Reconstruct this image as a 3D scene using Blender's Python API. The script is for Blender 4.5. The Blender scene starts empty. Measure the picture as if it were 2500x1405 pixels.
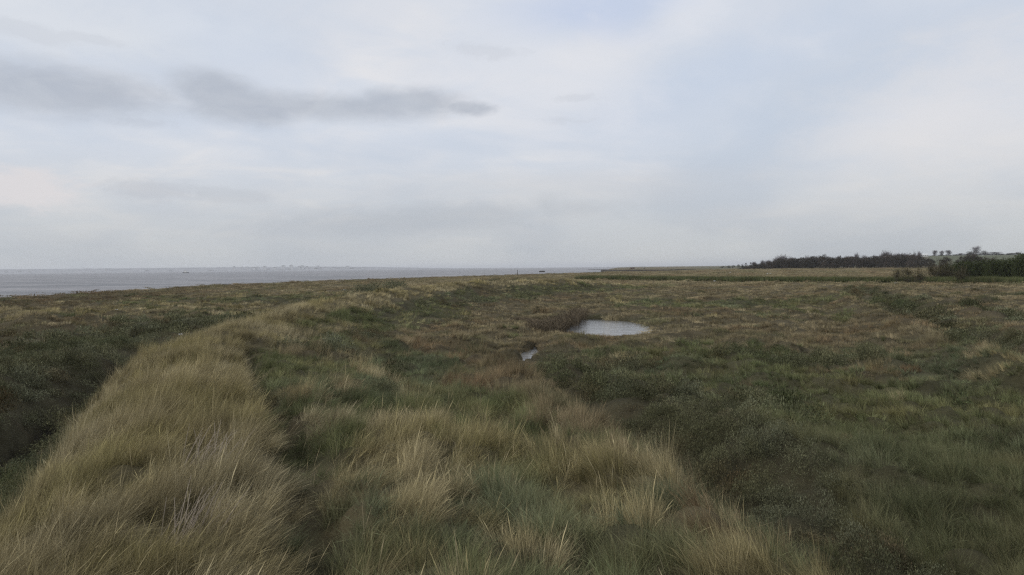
import bpy, math, random
import numpy as np
from mathutils import Matrix, Vector, Euler

R = math.radians
SC = bpy.context.scene
ROOT = SC.collection

# ------------------------------------------------------------------ camera
CAM_Z = 6.5
F_PX = 1853.0                       # focal length in pixels of the 2500 px wide photograph
cam_d = bpy.data.cameras.new('camera')
cam = bpy.data.objects.new('camera', cam_d)
ROOT.objects.link(cam)
cam_d.sensor_width = 36.0
cam_d.lens = 36.0 * F_PX / 2500.0
cam_d.clip_start = 0.1
cam_d.clip_end = 90000.0
PITCH, ROLL = R(1.50), R(-0.62)
cam.location = (0, 0, CAM_Z)
CM = Matrix.Rotation(R(90) - PITCH, 3, 'X') @ Matrix.Rotation(ROLL, 3, 'Z')
cam.rotation_euler = CM.to_euler()
SC.camera = cam

# ------------------------------------------------------------------ render settings
SC.render.engine = 'CYCLES'
SC.cycles.use_denoising = False
SC.cycles.denoiser = 'OPENIMAGEDENOISE'
SC.cycles.denoising_input_passes = 'RGB_ALBEDO_NORMAL'
SC.cycles.denoising_prefilter = 'NONE'
SC.cycles.pixel_filter_type = 'BLACKMAN_HARRIS'
SC.cycles.filter_width = 1.3
SC.cycles.max_bounces = 6
SC.cycles.diffuse_bounces = 3
SC.cycles.glossy_bounces = 2
SC.cycles.transmission_bounces = 3
SC.cycles.volume_bounces = 1
SC.cycles.sample_clamp_indirect = 4.0
SC.view_settings.view_transform = 'Standard'
SC.view_settings.look = 'None'
SC.view_settings.exposure = 0.0
SC.view_settings.gamma = 1.0


def ray(px, py):
    v = CM @ Vector((px - 1250.0, 702.5 - py, -F_PX))
    return v.normalized()


def G(px, py, z=1.25):
    v = ray(px, py)
    t = (z - CAM_Z) / v.z
    return (v.x * t, v.y * t)


def AE(px, py):
    v = ray(px, py)
    return (math.atan2(v.x, v.y), math.asin(v.z))


# ------------------------------------------------------------------ sky and sun
SUN_EL, SUN_AZ = R(30), R(-115)      # azimuth from +Y towards +X
world = bpy.data.worlds.new('World')
SC.world = world
world.use_nodes = True
nt = world.node_tree
nt.nodes.clear()


class NB:
    """tiny helper to write node graphs as expressions"""
    def __init__(s, nt):
        s.nt = nt

    def n(s, t, **kw):
        x = s.nt.nodes.new(t)
        for k, v in kw.items():
            setattr(x, k, v)
        return x

    def put(s, sock, v):
        if isinstance(v, bpy.types.NodeSocket):
            s.nt.links.new(v, sock)
        elif v is not None:
            sock.default_value = v

    def m(s, op, a, b=None, c=None, clamp=False):
        x = s.n('ShaderNodeMath', operation=op)
        x.use_clamp = clamp
        for i, v in enumerate((a, b, c)):
            if v is not None:
                s.put(x.inputs[i], v)
        return x.outputs[0]

    def rng(s, v, a, b, c=0.0, d=1.0, smooth=True):
        x = s.n('ShaderNodeMapRange')
        x.interpolation_type = 'SMOOTHSTEP' if smooth else 'LINEAR'
        s.put(x.inputs[0], v)
        for i, q in enumerate((a, b, c, d)):
            s.put(x.inputs[i + 1], q)
        return x.outputs[0]

    def mix(s, f, a, b, mode='MIX'):
        x = s.n('ShaderNodeMix', data_type='RGBA', blend_type=mode)
        s.put(x.inputs[0], f)
        for sock, v in ((x.inputs[6], a), (x.inputs[7], b)):
            if isinstance(v, (tuple, list)) and len(v) == 3:
                v = (*v, 1.0)
            s.put(sock, v)
        return x.outputs[2]

    def noise(s, vec, scale, detail=4.0, rough=0.5, dist=0.0, dims='3D'):
        x = s.n('ShaderNodeTexNoise', noise_dimensions=dims)
        s.put(x.inputs['Vector'], vec)
        x.inputs['Scale'].default_value = scale
        x.inputs['Detail'].default_value = detail
        x.inputs['Roughness'].default_value = rough
        x.inputs['Distortion'].default_value = dist
        return x.outputs[0]

    def comb(s, x, y, z=0.0):
        c = s.n('ShaderNodeCombineXYZ')
        for i, v in enumerate((x, y, z)):
            s.put(c.inputs[i], v)
        return c.outputs[0]


def srgb(r, g, b):
    f = lambda c: (c / 255.0) / 12.92 if c <= 10 else (((c / 255.0) + 0.055) / 1.055) ** 2.4
    return (f(r), f(g), f(b), 1.0)


W = NB(nt)
tc = W.n('ShaderNodeTexCoord')
sep = W.n('ShaderNodeSeparateXYZ')
nt.links.new(tc.outputs['Generated'], sep.inputs[0])
dx, dy, dz = sep.outputs
az = W.m('ARCTAN2', dx, dy)
el = W.m('ARCSINE', dz)
elc = W.m('MAXIMUM', el, 0.0)
# cloud-deck coordinates: flat layer seen in perspective
kk = W.m('DIVIDE', 1.0, W.m('ADD', W.m('MAXIMUM', dz, 0.0), 0.16))
deck = W.comb(W.m('MULTIPLY', dx, kk), W.m('MULTIPLY', dy, kk), 0.0)
soft = W.noise(deck, 0.75, 5.0, 0.52, 0.4)
fine = W.noise(deck, 2.6, 6.0, 0.55, 0.6)
aev = W.comb(W.m('MULTIPLY', az, 1.0), W.m('MULTIPLY', el, 2.2), 3.1)
edge = W.noise(aev, 10.0, 7.0, 0.6, 0.5)
edge2 = W.noise(aev, 34.0, 6.0, 0.65, 0.5)

sky = W.n('ShaderNodeTexSky')
sky.sky_type = 'NISHITA'
sky.sun_disc = False
sky.sun_elevation = SUN_EL
sky.sun_rotation = SUN_AZ
sky.air_density = 1.0
sky.dust_density = 2.0
sky.ozone_density = 1.5
skyc = W.mix(1.0, sky.outputs[0], (0.1, 0.1, 0.1), 'MULTIPLY')

white = W.mix(W.rng(fine, 0.35, 0.68), srgb(213, 219, 229), srgb(228, 228, 231))
col = W.mix(W.rng(soft, 0.36, 0.62), srgb(206, 214, 227), white)
# the Nishita sky shows faintly through thin cloud
col = W.mix(W.rng(soft, 0.62, 0.30, 0.03, 0.10), col, skyc)


def blob(px, py, rx, ry, rot=0.0, amp=1.0, amp2=0.35, lo=1.30, hi=0.35):
    """soft-edged patch of cloud at a fixed direction of the sky; radii in 1/1853 rad"""
    a0, e0 = AE(px, py)
    u = W.m('DIVIDE', W.m('SUBTRACT', az, a0), rx / F_PX)
    v = W.m('DIVIDE', W.m('SUBTRACT', el, e0), ry / F_PX)
    if rot:
        c, s_ = math.cos(rot), math.sin(rot)
        U = W.m('DIVIDE', W.m('SUBTRACT', az, a0), 1.0 / F_PX)
        V = W.m('DIVIDE', W.m('SUBTRACT', el, e0), 1.0 / F_PX)
        u = W.m('DIVIDE', W.m('ADD', W.m('MULTIPLY', U, c), W.m('MULTIPLY', V, s_)), rx)
        v = W.m('DIVIDE', W.m('SUBTRACT', W.m('MULTIPLY', V, c), W.m('MULTIPLY', U, s_)), ry)
    d = W.m('SQRT', W.m('ADD', W.m('MULTIPLY', u, u), W.m('MULTIPLY', v, v)))
    d = W.m('ADD', d, W.m('MULTIPLY', W.m('SUBTRACT', edge, 0.5), -amp * 2))
    d = W.m('ADD', d, W.m('MULTIPLY', W.m('SUBTRACT', edge2, 0.5), -amp2 * 2))
    return W.rng(d, lo, hi)


# broad tone patches
col = W.mix(W.m('MULTIPLY', blob(1420, 30, 230, 80, 0.0, 0.7, 0.1, 1.3, 0.2), 0.75), col, srgb(187, 201, 227))
col = W.mix(W.m('MULTIPLY', blob(1700, 190, 330, 75, R(16), 0.7, 0.1, 1.4, 0.1), 0.6), col, srgb(194, 206, 224))
col = W.mix(W.m('MULTIPLY', blob(1900, 330, 430, 120, R(28), 0.6, 0.1, 1.4, 0.1), 0.8), col, srgb(192, 203, 218))
col = W.mix(W.m('MULTIPLY', blob(1690, 40, 130, 55, R(20), 0.9, 0.3, 1.4, 0.1), 0.45), col, srgb(226, 228, 234))
col = W.mix(W.m('MULTIPLY', blob(2330, 300, 330, 190, R(20), 0.8, 0.2, 1.4, 0.1), 0.72), col, srgb(224, 223, 225))
col = W.mix(W.m('MULTIPLY', blob(1330, 190, 330, 170, R(-10), 0.8, 0.2, 1.3, 0.1), 0.6), col, srgb(223, 225, 231))
col = W.mix(W.m('MULTIPLY', blob(150, 60, 420, 90, 0.0, 0.8, 0.2, 1.3, 0.1), 0.55), col, srgb(224, 227, 231))
col = W.mix(W.m('MULTIPLY', blob(600, 130, 330, 70, R(-20), 0.7, 0.1, 1.4, 0.1), 0.4), col, srgb(206, 215, 229))
col = W.mix(W.m('MULTIPLY', blob(1400, 460, 420, 50, 0.0, 0.6, 0.2, 1.3, 0.2), 0.5), col, srgb(208, 210, 216))
# horizon greys
hz = W.rng(elc, 0.005, 0.155)
hcol = W.mix(W.rng(W.noise(aev, 5.0, 4.0, 0.5, 0.3), 0.35, 0.65), srgb(183, 188, 193), srgb(197, 200, 201))
col = W.mix(W.rng(elc, 0.18, 0.0, 0.0, 0.92), col, hcol)
# cumulus low at the left and dull layers
col = W.mix(W.m('MULTIPLY', blob(60, 455, 130, 52, 0.0, 0.9, 0.5, 1.15, 0.4), 0.85), col, srgb(221, 217, 218))
col = W.mix(W.m('MULTIPLY', blob(370, 465, 110, 28, 0.0, 0.9, 0.4, 1.15, 0.5), 0.45), col, srgb(184, 188, 196))
col = W.mix(W.m('MULTIPLY', blob(570, 478, 90, 22, 0.0, 0.9, 0.4, 1.15, 0.5), 0.35), col, srgb(186, 190, 197))
col = W.mix(W.m('MULTIPLY', blob(1050, 535, 460, 42, R(3), 0.7, 0.2, 1.3, 0.2), 0.5), col, srgb(175, 181, 189))
# the dark flat clouds
dark = W.mix(W.rng(W.noise(aev, 16.0, 5.0, 0.6, 0.4), 0.35, 0.65), srgb(175, 182, 194), srgb(185, 191, 201))
parts = [blob(120, 214, 290, 58, R(-2), 0.42, 0.22), 
         blob(525, 222, 115, 48, R(-8), 0.42, 0.22), blob(610, 262, 155, 45, 0, 0.42, 0.22),
         blob(830, 262, 255, 38, R(1), 0.42, 0.22), blob(985, 252, 165, 40, R(0), 0.42, 0.22),
         blob(1140, 264, 75, 20, 0, 0.7, 0.4)]
acc = parts[0]
for q in parts[1:]:
    acc = W.m('MAXIMUM', acc, q)
col = W.mix(W.m('MULTIPLY', acc, 0.82), col, dark)
small = [blob(1370, 293, 80, 16, R(-3), 1.5, 1.2), blob(1400, 238, 60, 11, 0, 1.6, 1.3),
         blob(1190, 122, 80, 16, R(-6), 1.6, 1.3), blob(70, 78, 110, 18, R(-6), 1.6, 1.3),
         blob(210, 95, 70, 12, R(-4), 1.6, 1.3), blob(360, 300, 60, 12, 0, 1.6, 1.3)]
acc = small[0]
for q in small[1:]:
    acc = W.m('MAXIMUM', acc, q)
col = W.mix(W.m('MULTIPLY', acc, 0.24), col, srgb(185, 190, 200))
# beneath the horizon nothing but dull ground colour
col = W.mix(W.rng(el, -0.03, -0.002), (0.10, 0.10, 0.09), col)
bg = W.n('ShaderNodeBackground')
nt.links.new(col, bg.inputs[0])
bg.inputs[1].default_value = 1.03
wo = W.n('ShaderNodeOutputWorld')
nt.links.new(bg.outputs[0], wo.inputs[0])

sun_d = bpy.data.lights.new('sun', 'SUN')
sun_d.energy = 1.2
sun_d.angle = R(16)
sun_d.color = (1.0, 0.95, 0.86)
sun = bpy.data.objects.new('sun', sun_d)
sd = Vector((math.sin(SUN_AZ) * math.cos(SUN_EL), math.cos(SUN_AZ) * math.cos(SUN_EL), math.sin(SUN_EL)))
sun.rotation_euler = sd.to_track_quat('Z', 'Y').to_euler()
ROOT.objects.link(sun)

# ------------------------------------------------------------------ helpers
rng = np.random.default_rng(7)
random.seed(7)


def link(o, parent=None):
    ROOT.objects.link(o)
    if parent is not None:
        o.parent = parent
    return o


def tag(o, label=None, cat=None, group=None, kind=None):
    if label: o['label'] = label
    if cat: o['category'] = cat
    if group: o['group'] = group
    if kind: o['kind'] = kind
    return o


def mesh_np(name, V, F, mat=None, smooth=False):
    """V (n,3), F list of faces or (m,k) array"""
    me = bpy.data.meshes.new(name)
    V = np.asarray(V, dtype=np.float32)
    if isinstance(F, np.ndarray):
        k = F.shape[1]
        me.vertices.add(len(V))
        me.vertices.foreach_set('co', V.ravel())
        me.loops.add(F.size)
        me.loops.foreach_set('vertex_index', F.astype(np.int32).ravel())
        me.polygons.add(len(F))
        me.polygons.foreach_set('loop_start', np.arange(0, F.size, k, dtype=np.int32))
        me.update(calc_edges=True)
    else:
        me.from_pydata([tuple(map(float, v)) for v in V], [], F)
        me.update()
    if smooth:
        me.polygons.foreach_set('use_smooth', np.ones(len(me.polygons), dtype=bool))
    if mat:
        me.materials.append(mat)
    return me


def obj(name, me, parent=None, loc=None):
    o = bpy.data.objects.new(name, me)
    if loc is not None:
        o.location = loc
    return link(o, parent)


def empty(name, loc, rz=0.0):
    o = bpy.data.objects.new(name, None)
    o.location = loc
    o.rotation_euler = (0, 0, rz)
    o.empty_display_size = 0.3
    return link(o)


# --- numpy gradient noise
def _hash(ix, iy, seed):
    h = (ix.astype(np.int64) * 374761393 + iy.astype(np.int64) * 668265263 + seed * 974711) & 0xFFFFFFFF
    h = ((h ^ (h >> 13)) * 1274126177) & 0xFFFFFFFF
    h = h ^ (h >> 16)
    return (h & 0xFFFFFF) / float(0xFFFFFF) * (2 * math.pi)


def perlin(x, y, seed=0):
    x = np.asarray(x, dtype=np.float64); y = np.asarray(y, dtype=np.float64)
    x0 = np.floor(x); y0 = np.floor(y)
    fx = x - x0; fy = y - y0
    u = fx * fx * fx * (fx * (fx * 6 - 15) + 10); v = fy * fy * fy * (fy * (fy * 6 - 15) + 10)

    def g(i, j):
        a = _hash(x0 + i, y0 + j, seed)
        return np.cos(a) * (fx - i) + np.sin(a) * (fy - j)
    a = g(0, 0) * (1 - u) + g(1, 0) * u
    b = g(0, 1) * (1 - u) + g(1, 1) * u
    return (a * (1 - v) + b * v) * 1.5


def fbm(x, y, scale, seed=0, oct=3, gain=0.5):
    s = 0; a = 1.0; f = 1.0 / scale; t = 0
    for o in range(oct):
        s = s + a * perlin(np.asarray(x) * f + 31.7 * o, np.asarray(y) * f - 17.3 * o, seed + o * 13)
        t += a; a *= gain; f *= 2.03
    return s / t


def sstep(a, b, x):
    t = np.clip((x - a) / (b - a), 0, 1)
    return t * t * (3 - 2 * t)


def worley(x, y, s, seed=0):
    """nearest and second nearest jittered lattice point, vector from it, its random number"""
    x = np.asarray(x) / s; y = np.asarray(y) / s
    ix = np.floor(x); iy = np.floor(y)
    f1 = np.full(x.shape, 9.0); f2 = np.full(x.shape, 9.0)
    vx = np.zeros(x.shape); vy = np.zeros(x.shape); rn = np.zeros(x.shape)
    for a in (-1, 0, 1):
        for b in (-1, 0, 1):
            h1 = _hash(ix + a, iy + b, seed) / (2 * math.pi); h2 = _hash(ix + a, iy + b, seed + 77) / (2 * math.pi)
            ex = x - (ix + a + h1); ey = y - (iy + b + h2)
            dd = np.hypot(ex, ey)
            m = dd < f1
            f2 = np.where(m, f1, np.minimum(f2, dd))
            vx = np.where(m, ex, vx); vy = np.where(m, ey, vy)
            rn = np.where(m, _hash(ix + a, iy + b, seed + 191) / (2 * math.pi), rn)
            f1 = np.where(m, dd, f1)
    return f1, f2, vx, vy, rn


# ------------------------------------------------------------------ terrain shape
SHORE_Y = np.array([-80, 60, 154, 265, 360, 454, 617, 700, 880, 940, 1500, 4000, 9000.])
SHORE_X = np.array([-98, -100, -104, -106, -77, -37, 50, 86, 104, 170, 190, 560, 1600.])
CR_Y = np.array([-20, 0, 8, 14, 25, 33, 45, 64, 85, 113, 135, 150, 165, 200.])
CR_X = np.array([-2.5, -3, -4.3, -6.6, -10.8, -13.6, -15.3, -15.6, -13.6, -7.5, 2.5, 11, 22, 48.])
KD = np.array([-12, -9, -6.5, -4, -2, 0, 2, 5, 8, 9.5, 11, 12.5, 14, 17, 21.])
KY = np.array([-20, 8, 16, 28, 45, 64, 113, 150, 166, 185.])
KZ = np.array([
    [1.2, 1.2, 1.25, 1.5, 3.0, 3.35, 3.2, 2.8, 2.4, 2.15, 1.25, .95, 1.0, 1.15, 1.2],
    [1.2, 1.2, 1.25, 1.5, 3.0, 3.35, 3.2, 2.8, 2.4, 2.15, 1.25, .95, 1.0, 1.15, 1.2],
    [1.2, 1.15, 1.2, 1.5, 2.9, 3.35, 3.2, 2.75, 2.4, 2.25, 2.05, 1.2, .95, 1.1, 1.2],
    [1.2, 1.1, 1.2, 1.5, 2.9, 3.35, 3.1, 2.65, 2.3, 2.2, 2.05, 1.95, 1.75, 1.0, 1.15],
    [1.2, 1.15, 1.2, 1.4, 2.8, 3.40, 2.95, 2.25, 1.8, 1.65, 1.5, 1.4, 1.3, 1.2, 1.2],
    [1.1, 1.1, 1.2, 1.7, 3.1, 3.80, 3.2, 2.1, 1.5, 1.3, 1.3, 1.25, 1.2, 1.2, 1.2],
    [1.1, 1.1, 1.3, 1.9, 3.5, 4.25, 3.6, 2.2, 1.5, 1.3, 1.3, 1.25, 1.2, 1.2, 1.2],
    [1.2, 1.2, 1.4, 2.0, 3.3, 4.00, 3.4, 2.1, 1.45, 1.3, 1.3, 1.3, 1.25, 1.2, 1.2],
    [1.2, 1.3, 1.5, 1.8, 2.2, 2.4, 2.2, 1.7, 1.4, 1.3, 1.3, 1.3, 1.3, 1.25, 1.2],
    [1.2] * 15])


def crest_d(x, y):
    cx = np.interp(y, CR_Y, CR_X)
    sl = (np.interp(y + 1, CR_Y, CR_X) - np.interp(y - 1, CR_Y, CR_X)) / 2
    return (x - cx) / np.sqrt(1 + sl * sl)


def ridge_z(x, y):
    d = crest_d(x, y)
    d = d + 1.15 * sstep(5, 9, d) * sstep(48, 36, y)
    d = np.where(d < -1.0, -1.0 + (d + 1.0) * (1 + 0.75 * sstep(34, 12, y)), d)
    cols = np.stack([np.interp(y, KY, KZ[:, k]) for k in range(len(KD))], 0)
    j = np.clip(np.searchsorted(KD, d) - 1, 0, len(KD) - 2)
    t = np.clip((d - KD[j]) / (KD[j + 1] - KD[j]), 0, 1)
    t = t * 0.5 + 0.5 * t * t * (3 - 2 * t)
    idx = np.arange(len(d))
    z = cols[j, idx] * (1 - t) + cols[j + 1, idx] * t
    return z, d


def line_d(x, y, pts):
    """distance and side to a polyline"""
    best = np.full(len(x), 1e9); side = np.zeros(len(x)); tt = np.zeros(len(x))
    for i in range(len(pts) - 1):
        ax, ay = pts[i]; bx, by = pts[i + 1]
        vx, vy = bx - ax, by - ay
        L = math.hypot(vx, vy)
        t = np.clip(((x - ax) * vx + (y - ay) * vy) / (L * L), 0, 1)
        ex = x - ax - t * vx; ey = y - ay - t * vy
        dd = np.hypot(ex, ey)
        m = dd < best
        best = np.where(m, dd, best)
        side = np.where(m, np.sign(vx * ey - vy * ex), side)
        tt = np.where(m, (i + t) / (len(pts) - 1), tt)
    return best, side, tt


POND_C = (7.95, 69.3); POND_R = (4.35, 9.8); POND_Z = 0.97
CREEK = [G(1440, 800, 1), G(1390, 808, 1), G(1335, 822, 1), G(1312, 842, 1), G(1298, 860, 1), G(1280, 880, 1), G(1240, 886, 1), G(1170, 880, 1), G(1080, 868, 1), G(1000, 852, 1)]
HOLLOW = [G(1070, 812), G(1110, 792), G(1085, 782)]
GULLY = [(-13.0, 6.0), (-14.0, 16.0), G(0, 1130, 1.0), G(150, 1010, 1.0), G(350, 900, 1.0), G(470, 862, 1.0), G(600, 822, 1.0), G(700, 795, 1.0)]
CHANNEL = [(-1.4, 46.0), (-0.1, 42.0), (0.9, 37.5), (2.0, 31.3), (2.8, 25.0), (3.3, 21.0), (3.9, 16.7), (4.5, 13.0), (5.2, 9.0), (5.8, 4.0)]
FURROW = [(-1.6, 2.0), (-2.1, 7.9), (-2.9, 11.0), (-4.2, 14.5), (-6.4, 19.5), (-8.6, 25.0), (-11.6, 33.0)]
BANK_R = [G(1940, 693, 1.8), G(1990, 708, 1.8), G(2100, 753, 1.8), G(2200, 790, 1.8), G(2265, 822, 1.8), G(2360, 860, 1.8), G(2520, 915, 1.8)]
BANK_R2 = [G(2100, 700, 1.7), G(2220, 722, 1.7), G(2330, 752, 1.7), G(2430, 790, 1.7), G(2560, 850, 1.7)]
REEDS = [(30, 312), (44, 290), (72, 244), (98, 212), (125, 187), (160, 160)]


HOLES = [(*G(475, 1150, 3.2), .22, .55), (*G(430, 1310, 3.2), .20, .42), (*G(765, 1330, 3.1), .15, .45), (*G(650, 1150, 3.1), .24, .5),
         (*G(1500, 1230, 2.6), .26, .55), (*G(1060, 1100, 2.9), .2, .4), (*G(870, 1130, 3.0), .28, .5), (*G(1230, 1010, 2.6), .35, .6), (*G(270, 1230, 3.2), .16, .4),
         (*G(1330, 1200, 2.7), .22, .4), (*G(940, 1010, 2.9), .3, .6), (*G(560, 1010, 3.2), .2, .5), (*G(1420, 1390, 2.8), .2, .3)]


def height(x, y):
    x = np.asarray(x, dtype=np.float64); y = np.asarray(y, dtype=np.float64)
    D = np.hypot(x, y)
    near = sstep(260, 60, D)
    z = 1.22 + 0.10 * fbm(x, y, 9, 3) + 0.12 * near * fbm(x, y, 2.6, 5)
    rz, d = ridge_z(x, y)
    z = z + (rz - 1.2)
    # tussocks
    f1, f2, _, _, rn = worley(x, y, 1.05, 900)
    z = z + (0.30 * rn * sstep(0.6, 0.1, f1) - 0.05) * sstep(75, 35, D) * (0.45 + 0.55 * sstep(1.5, 3.0, d))
    f1, f2, _, _, rn = worley(x, y, 3.2, 905)
    z = z + 0.26 * fbm(x, y, 8.5, 907, 2) * sstep(30, 45, D) * sstep(300, 200, D)
    z = z + 0.66 * rn * sstep(0.65, 0.1, f1) * sstep(260, 120, D) * sstep(14, 40, D) * (1 - 0.6 * sstep(1.3, 2.2, rz))
    # trodden furrow
    fd, _, ft = line_d(x, y, FURROW)
    for hx0, hy0, hr, hr2 in HOLES:
        z -= 0.40 * np.exp(-((x - hx0) / (hr * 1.3)) ** 2 - ((y - hy0) / (hr2 * 1.3)) ** 2)
    z -= 0.58 * np.exp(-(fd / 0.44) ** 2) * sstep(0.0, 0.05, ft) * (0.75 + 0.6 * fbm(x, y, 2.0, 21))
    # channel at the foot of the bank on the right, and the rim above it
    ccd, ccs, cct = line_d(x, y, CHANNEL)
    cx_ = ccd * ccs                                   # positive on the bank's side
    cwd = 0.75 + 0.2 * fbm(x, y, 3, 27)
    z -= 0.65 * np.exp(-(ccd / cwd) ** 2)
    z += 0.42 * np.exp(-((cx_ + 2.3) / 1.3) ** 2) * sstep(40, 30, y)
    z += 0.35 * np.exp(-((cx_ - 3.2) / 2.0) ** 2) * sstep(38, 26, y)
    # gully on the left
    gd, gs, gt = line_d(x, y, GULLY)
    gw = 0.95 + 0.25 * fbm(x, y, 4, 23)
    z -= 1.35 * np.exp(-(gd / gw) ** 2) * sstep(1.0, 0.6, gt)
    z += 0.55 * np.exp(-((gd - 3.4) / 2.0) ** 2) * (gs > 0) * sstep(1.0, 0.7, gt)
    # mounds on the left and far clumps
    for (mx, my), rx, ry, h in MOUNDS:
        z += h * np.exp(-((x - mx) / rx) ** 2 - ((y - my) / ry) ** 2)
    # pond and creek
    pe = np.sqrt(((x - POND_C[0]) / POND_R[0]) ** 2 + ((y - POND_C[1]) / POND_R[1]) ** 2)
    pe = pe + 0.10 * fbm(x, y, 3.0, 31)
    fl = sstep(1.75, 1.15, pe)
    z = z * (1 - fl) + (1.12 + 0.40 * sstep(70, 77, y) * sstep(1.0, 1.25, pe)) * fl
    z = z * sstep(0.98, 1.06, pe) + (0.35) * (1 - sstep(0.98, 1.06, pe))
    z -= 0.15 * np.exp(-((x - 1.1) / 1.4) ** 2) * sstep(37, 40, y) * sstep(50, 48, y)
    cd, _, ct = line_d(x, y, CREEK)
    bpk = np.exp(-((ct - .465) / .05) ** 2)
    cw = 0.02 + 0.10 * fbm(x, y, 2.5, 33) + 0.62 * sstep(0.61, 0.70, ct) + 0.46 * bpk
    k = sstep(cw + 0.14 + 0.3 * np.maximum(bpk, sstep(.61, .70, ct)), cw, cd)
    z = z * (1 - k) + 0.55 * k
    hd, _, _ = line_d(x, y, HOLLOW)
    z -= 0.45 * np.exp(-(hd / 0.9) ** 2)
    # banks and ditches on the right
    b1, s1, _ = line_d(x, y, BANK_R)
    sd1 = b1 * s1                               # positive to the right of the line
    b2, s2, _ = line_d(x, y, BANK_R2)
    sd2 = b2 * s2
    z += 0.75 * np.exp(-(sd1 / 1.6) ** 2) - 0.30 * np.exp(-((sd1 - 3.6) / 1.3) ** 2)
    z += 0.75 * np.exp(-(sd2 / 2.0) ** 2) - 0.35 * np.exp(-((sd2 + 3.6) / 1.6) ** 2)
    rd, _, _ = line_d(x, y, REEDS)
    z += 0.25 * np.exp(-(rd / 5.0) ** 2)
    # higher ground far right
    az_ = x / np.maximum(y, 1.0)
    hill = sstep(0.27, 0.53, az_) * sstep(850, 1650, D)
    z += 18.5 * hill + 2.0 * sstep(0.16, 0.3, az_) * sstep(400, 900, D) * (1 - hill) * 0.6
    z += sstep(300, 900, D) * 0.8 * fbm(x, y, 160, 41, 2) * sstep(0.0, 0.2, az_)
    # shore
    sx = np.interp(y, SHORE_Y, SHORE_X)
    sl = (np.interp(y + 5, SHORE_Y, SHORE_X) - np.interp(y - 5, SHORE_Y, SHORE_X)) / 10
    s = (x - sx) / np.sqrt(1 + sl * sl)
    s = s + 2.6 * fbm(x, y, 14, 51) + 5 * fbm(x, y, 55, 53, 2)
    z += 0.30 * np.exp(-((s - 8) / 7) ** 2)
    e = sstep(-0.5, 2.0, s)
    z = z * e + (-0.25 + 0.04 * np.clip(s, -60, 0)) * (1 - e)
    return z


def mound(px, py, rx, ry, h):
    return (G(px, py, 1.6), rx, ry, h)


MOUNDS = [mound(1330, 795, 3.0, 6.0, .35), mound(140, 795, 3.6, 5.0, 1.25), mound(20, 810, 4.5, 4.0, 0.6), mound(430, 765, 6, 7, .45),
          mound(600, 735, 14, 10, 0.5), mound(330, 722, 15, 9, .3), mound(925, 716, 8.0, 6, 1.2),
          mound(1000, 708, 8.0, 6, .9), mound(1250, 697, 12, 6, 0.9), mound(1160, 697, 6, 6, 0.5),
          mound(1150, 835, 4.5, 3.5, .3), mound(1700, 860, 3.2, 3, .35), mound(1850, 900, 4, 2.5, .3),
          mound(2100, 1150, 2.2, 2.2, 0.5), mound(1850, 1060, 3.0, 3.0, .45), mound(1650, 990, 2.5, 2.5, .3),
          mound(2280, 1000, 3, 2.2, .3), mound(2420, 1180, 2.2, 2, .4), mound(1560, 760, 7, 4, .2)]

# ------------------------------------------------------------------ vegetation map
# kinds: 0 straw grass, 1 green coarse grass, 2 dark leafy scrub, 3 red-brown turf, 4 tan short turf, 5 reeds
BASE_COL = np.array([[.322, .270, .150], [.150, .162, .076], [.125, .124, .070],
                     [.190, .150, .090], [.275, .228, .140], [.085, .098, .042]])


def gb(x, y, px, py, rx, ry, z=1.3):
    cx, cy = G(px, py, z)
    return np.exp(-((x - cx) / rx) ** 2 - ((y - cy) / ry) ** 2)


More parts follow.
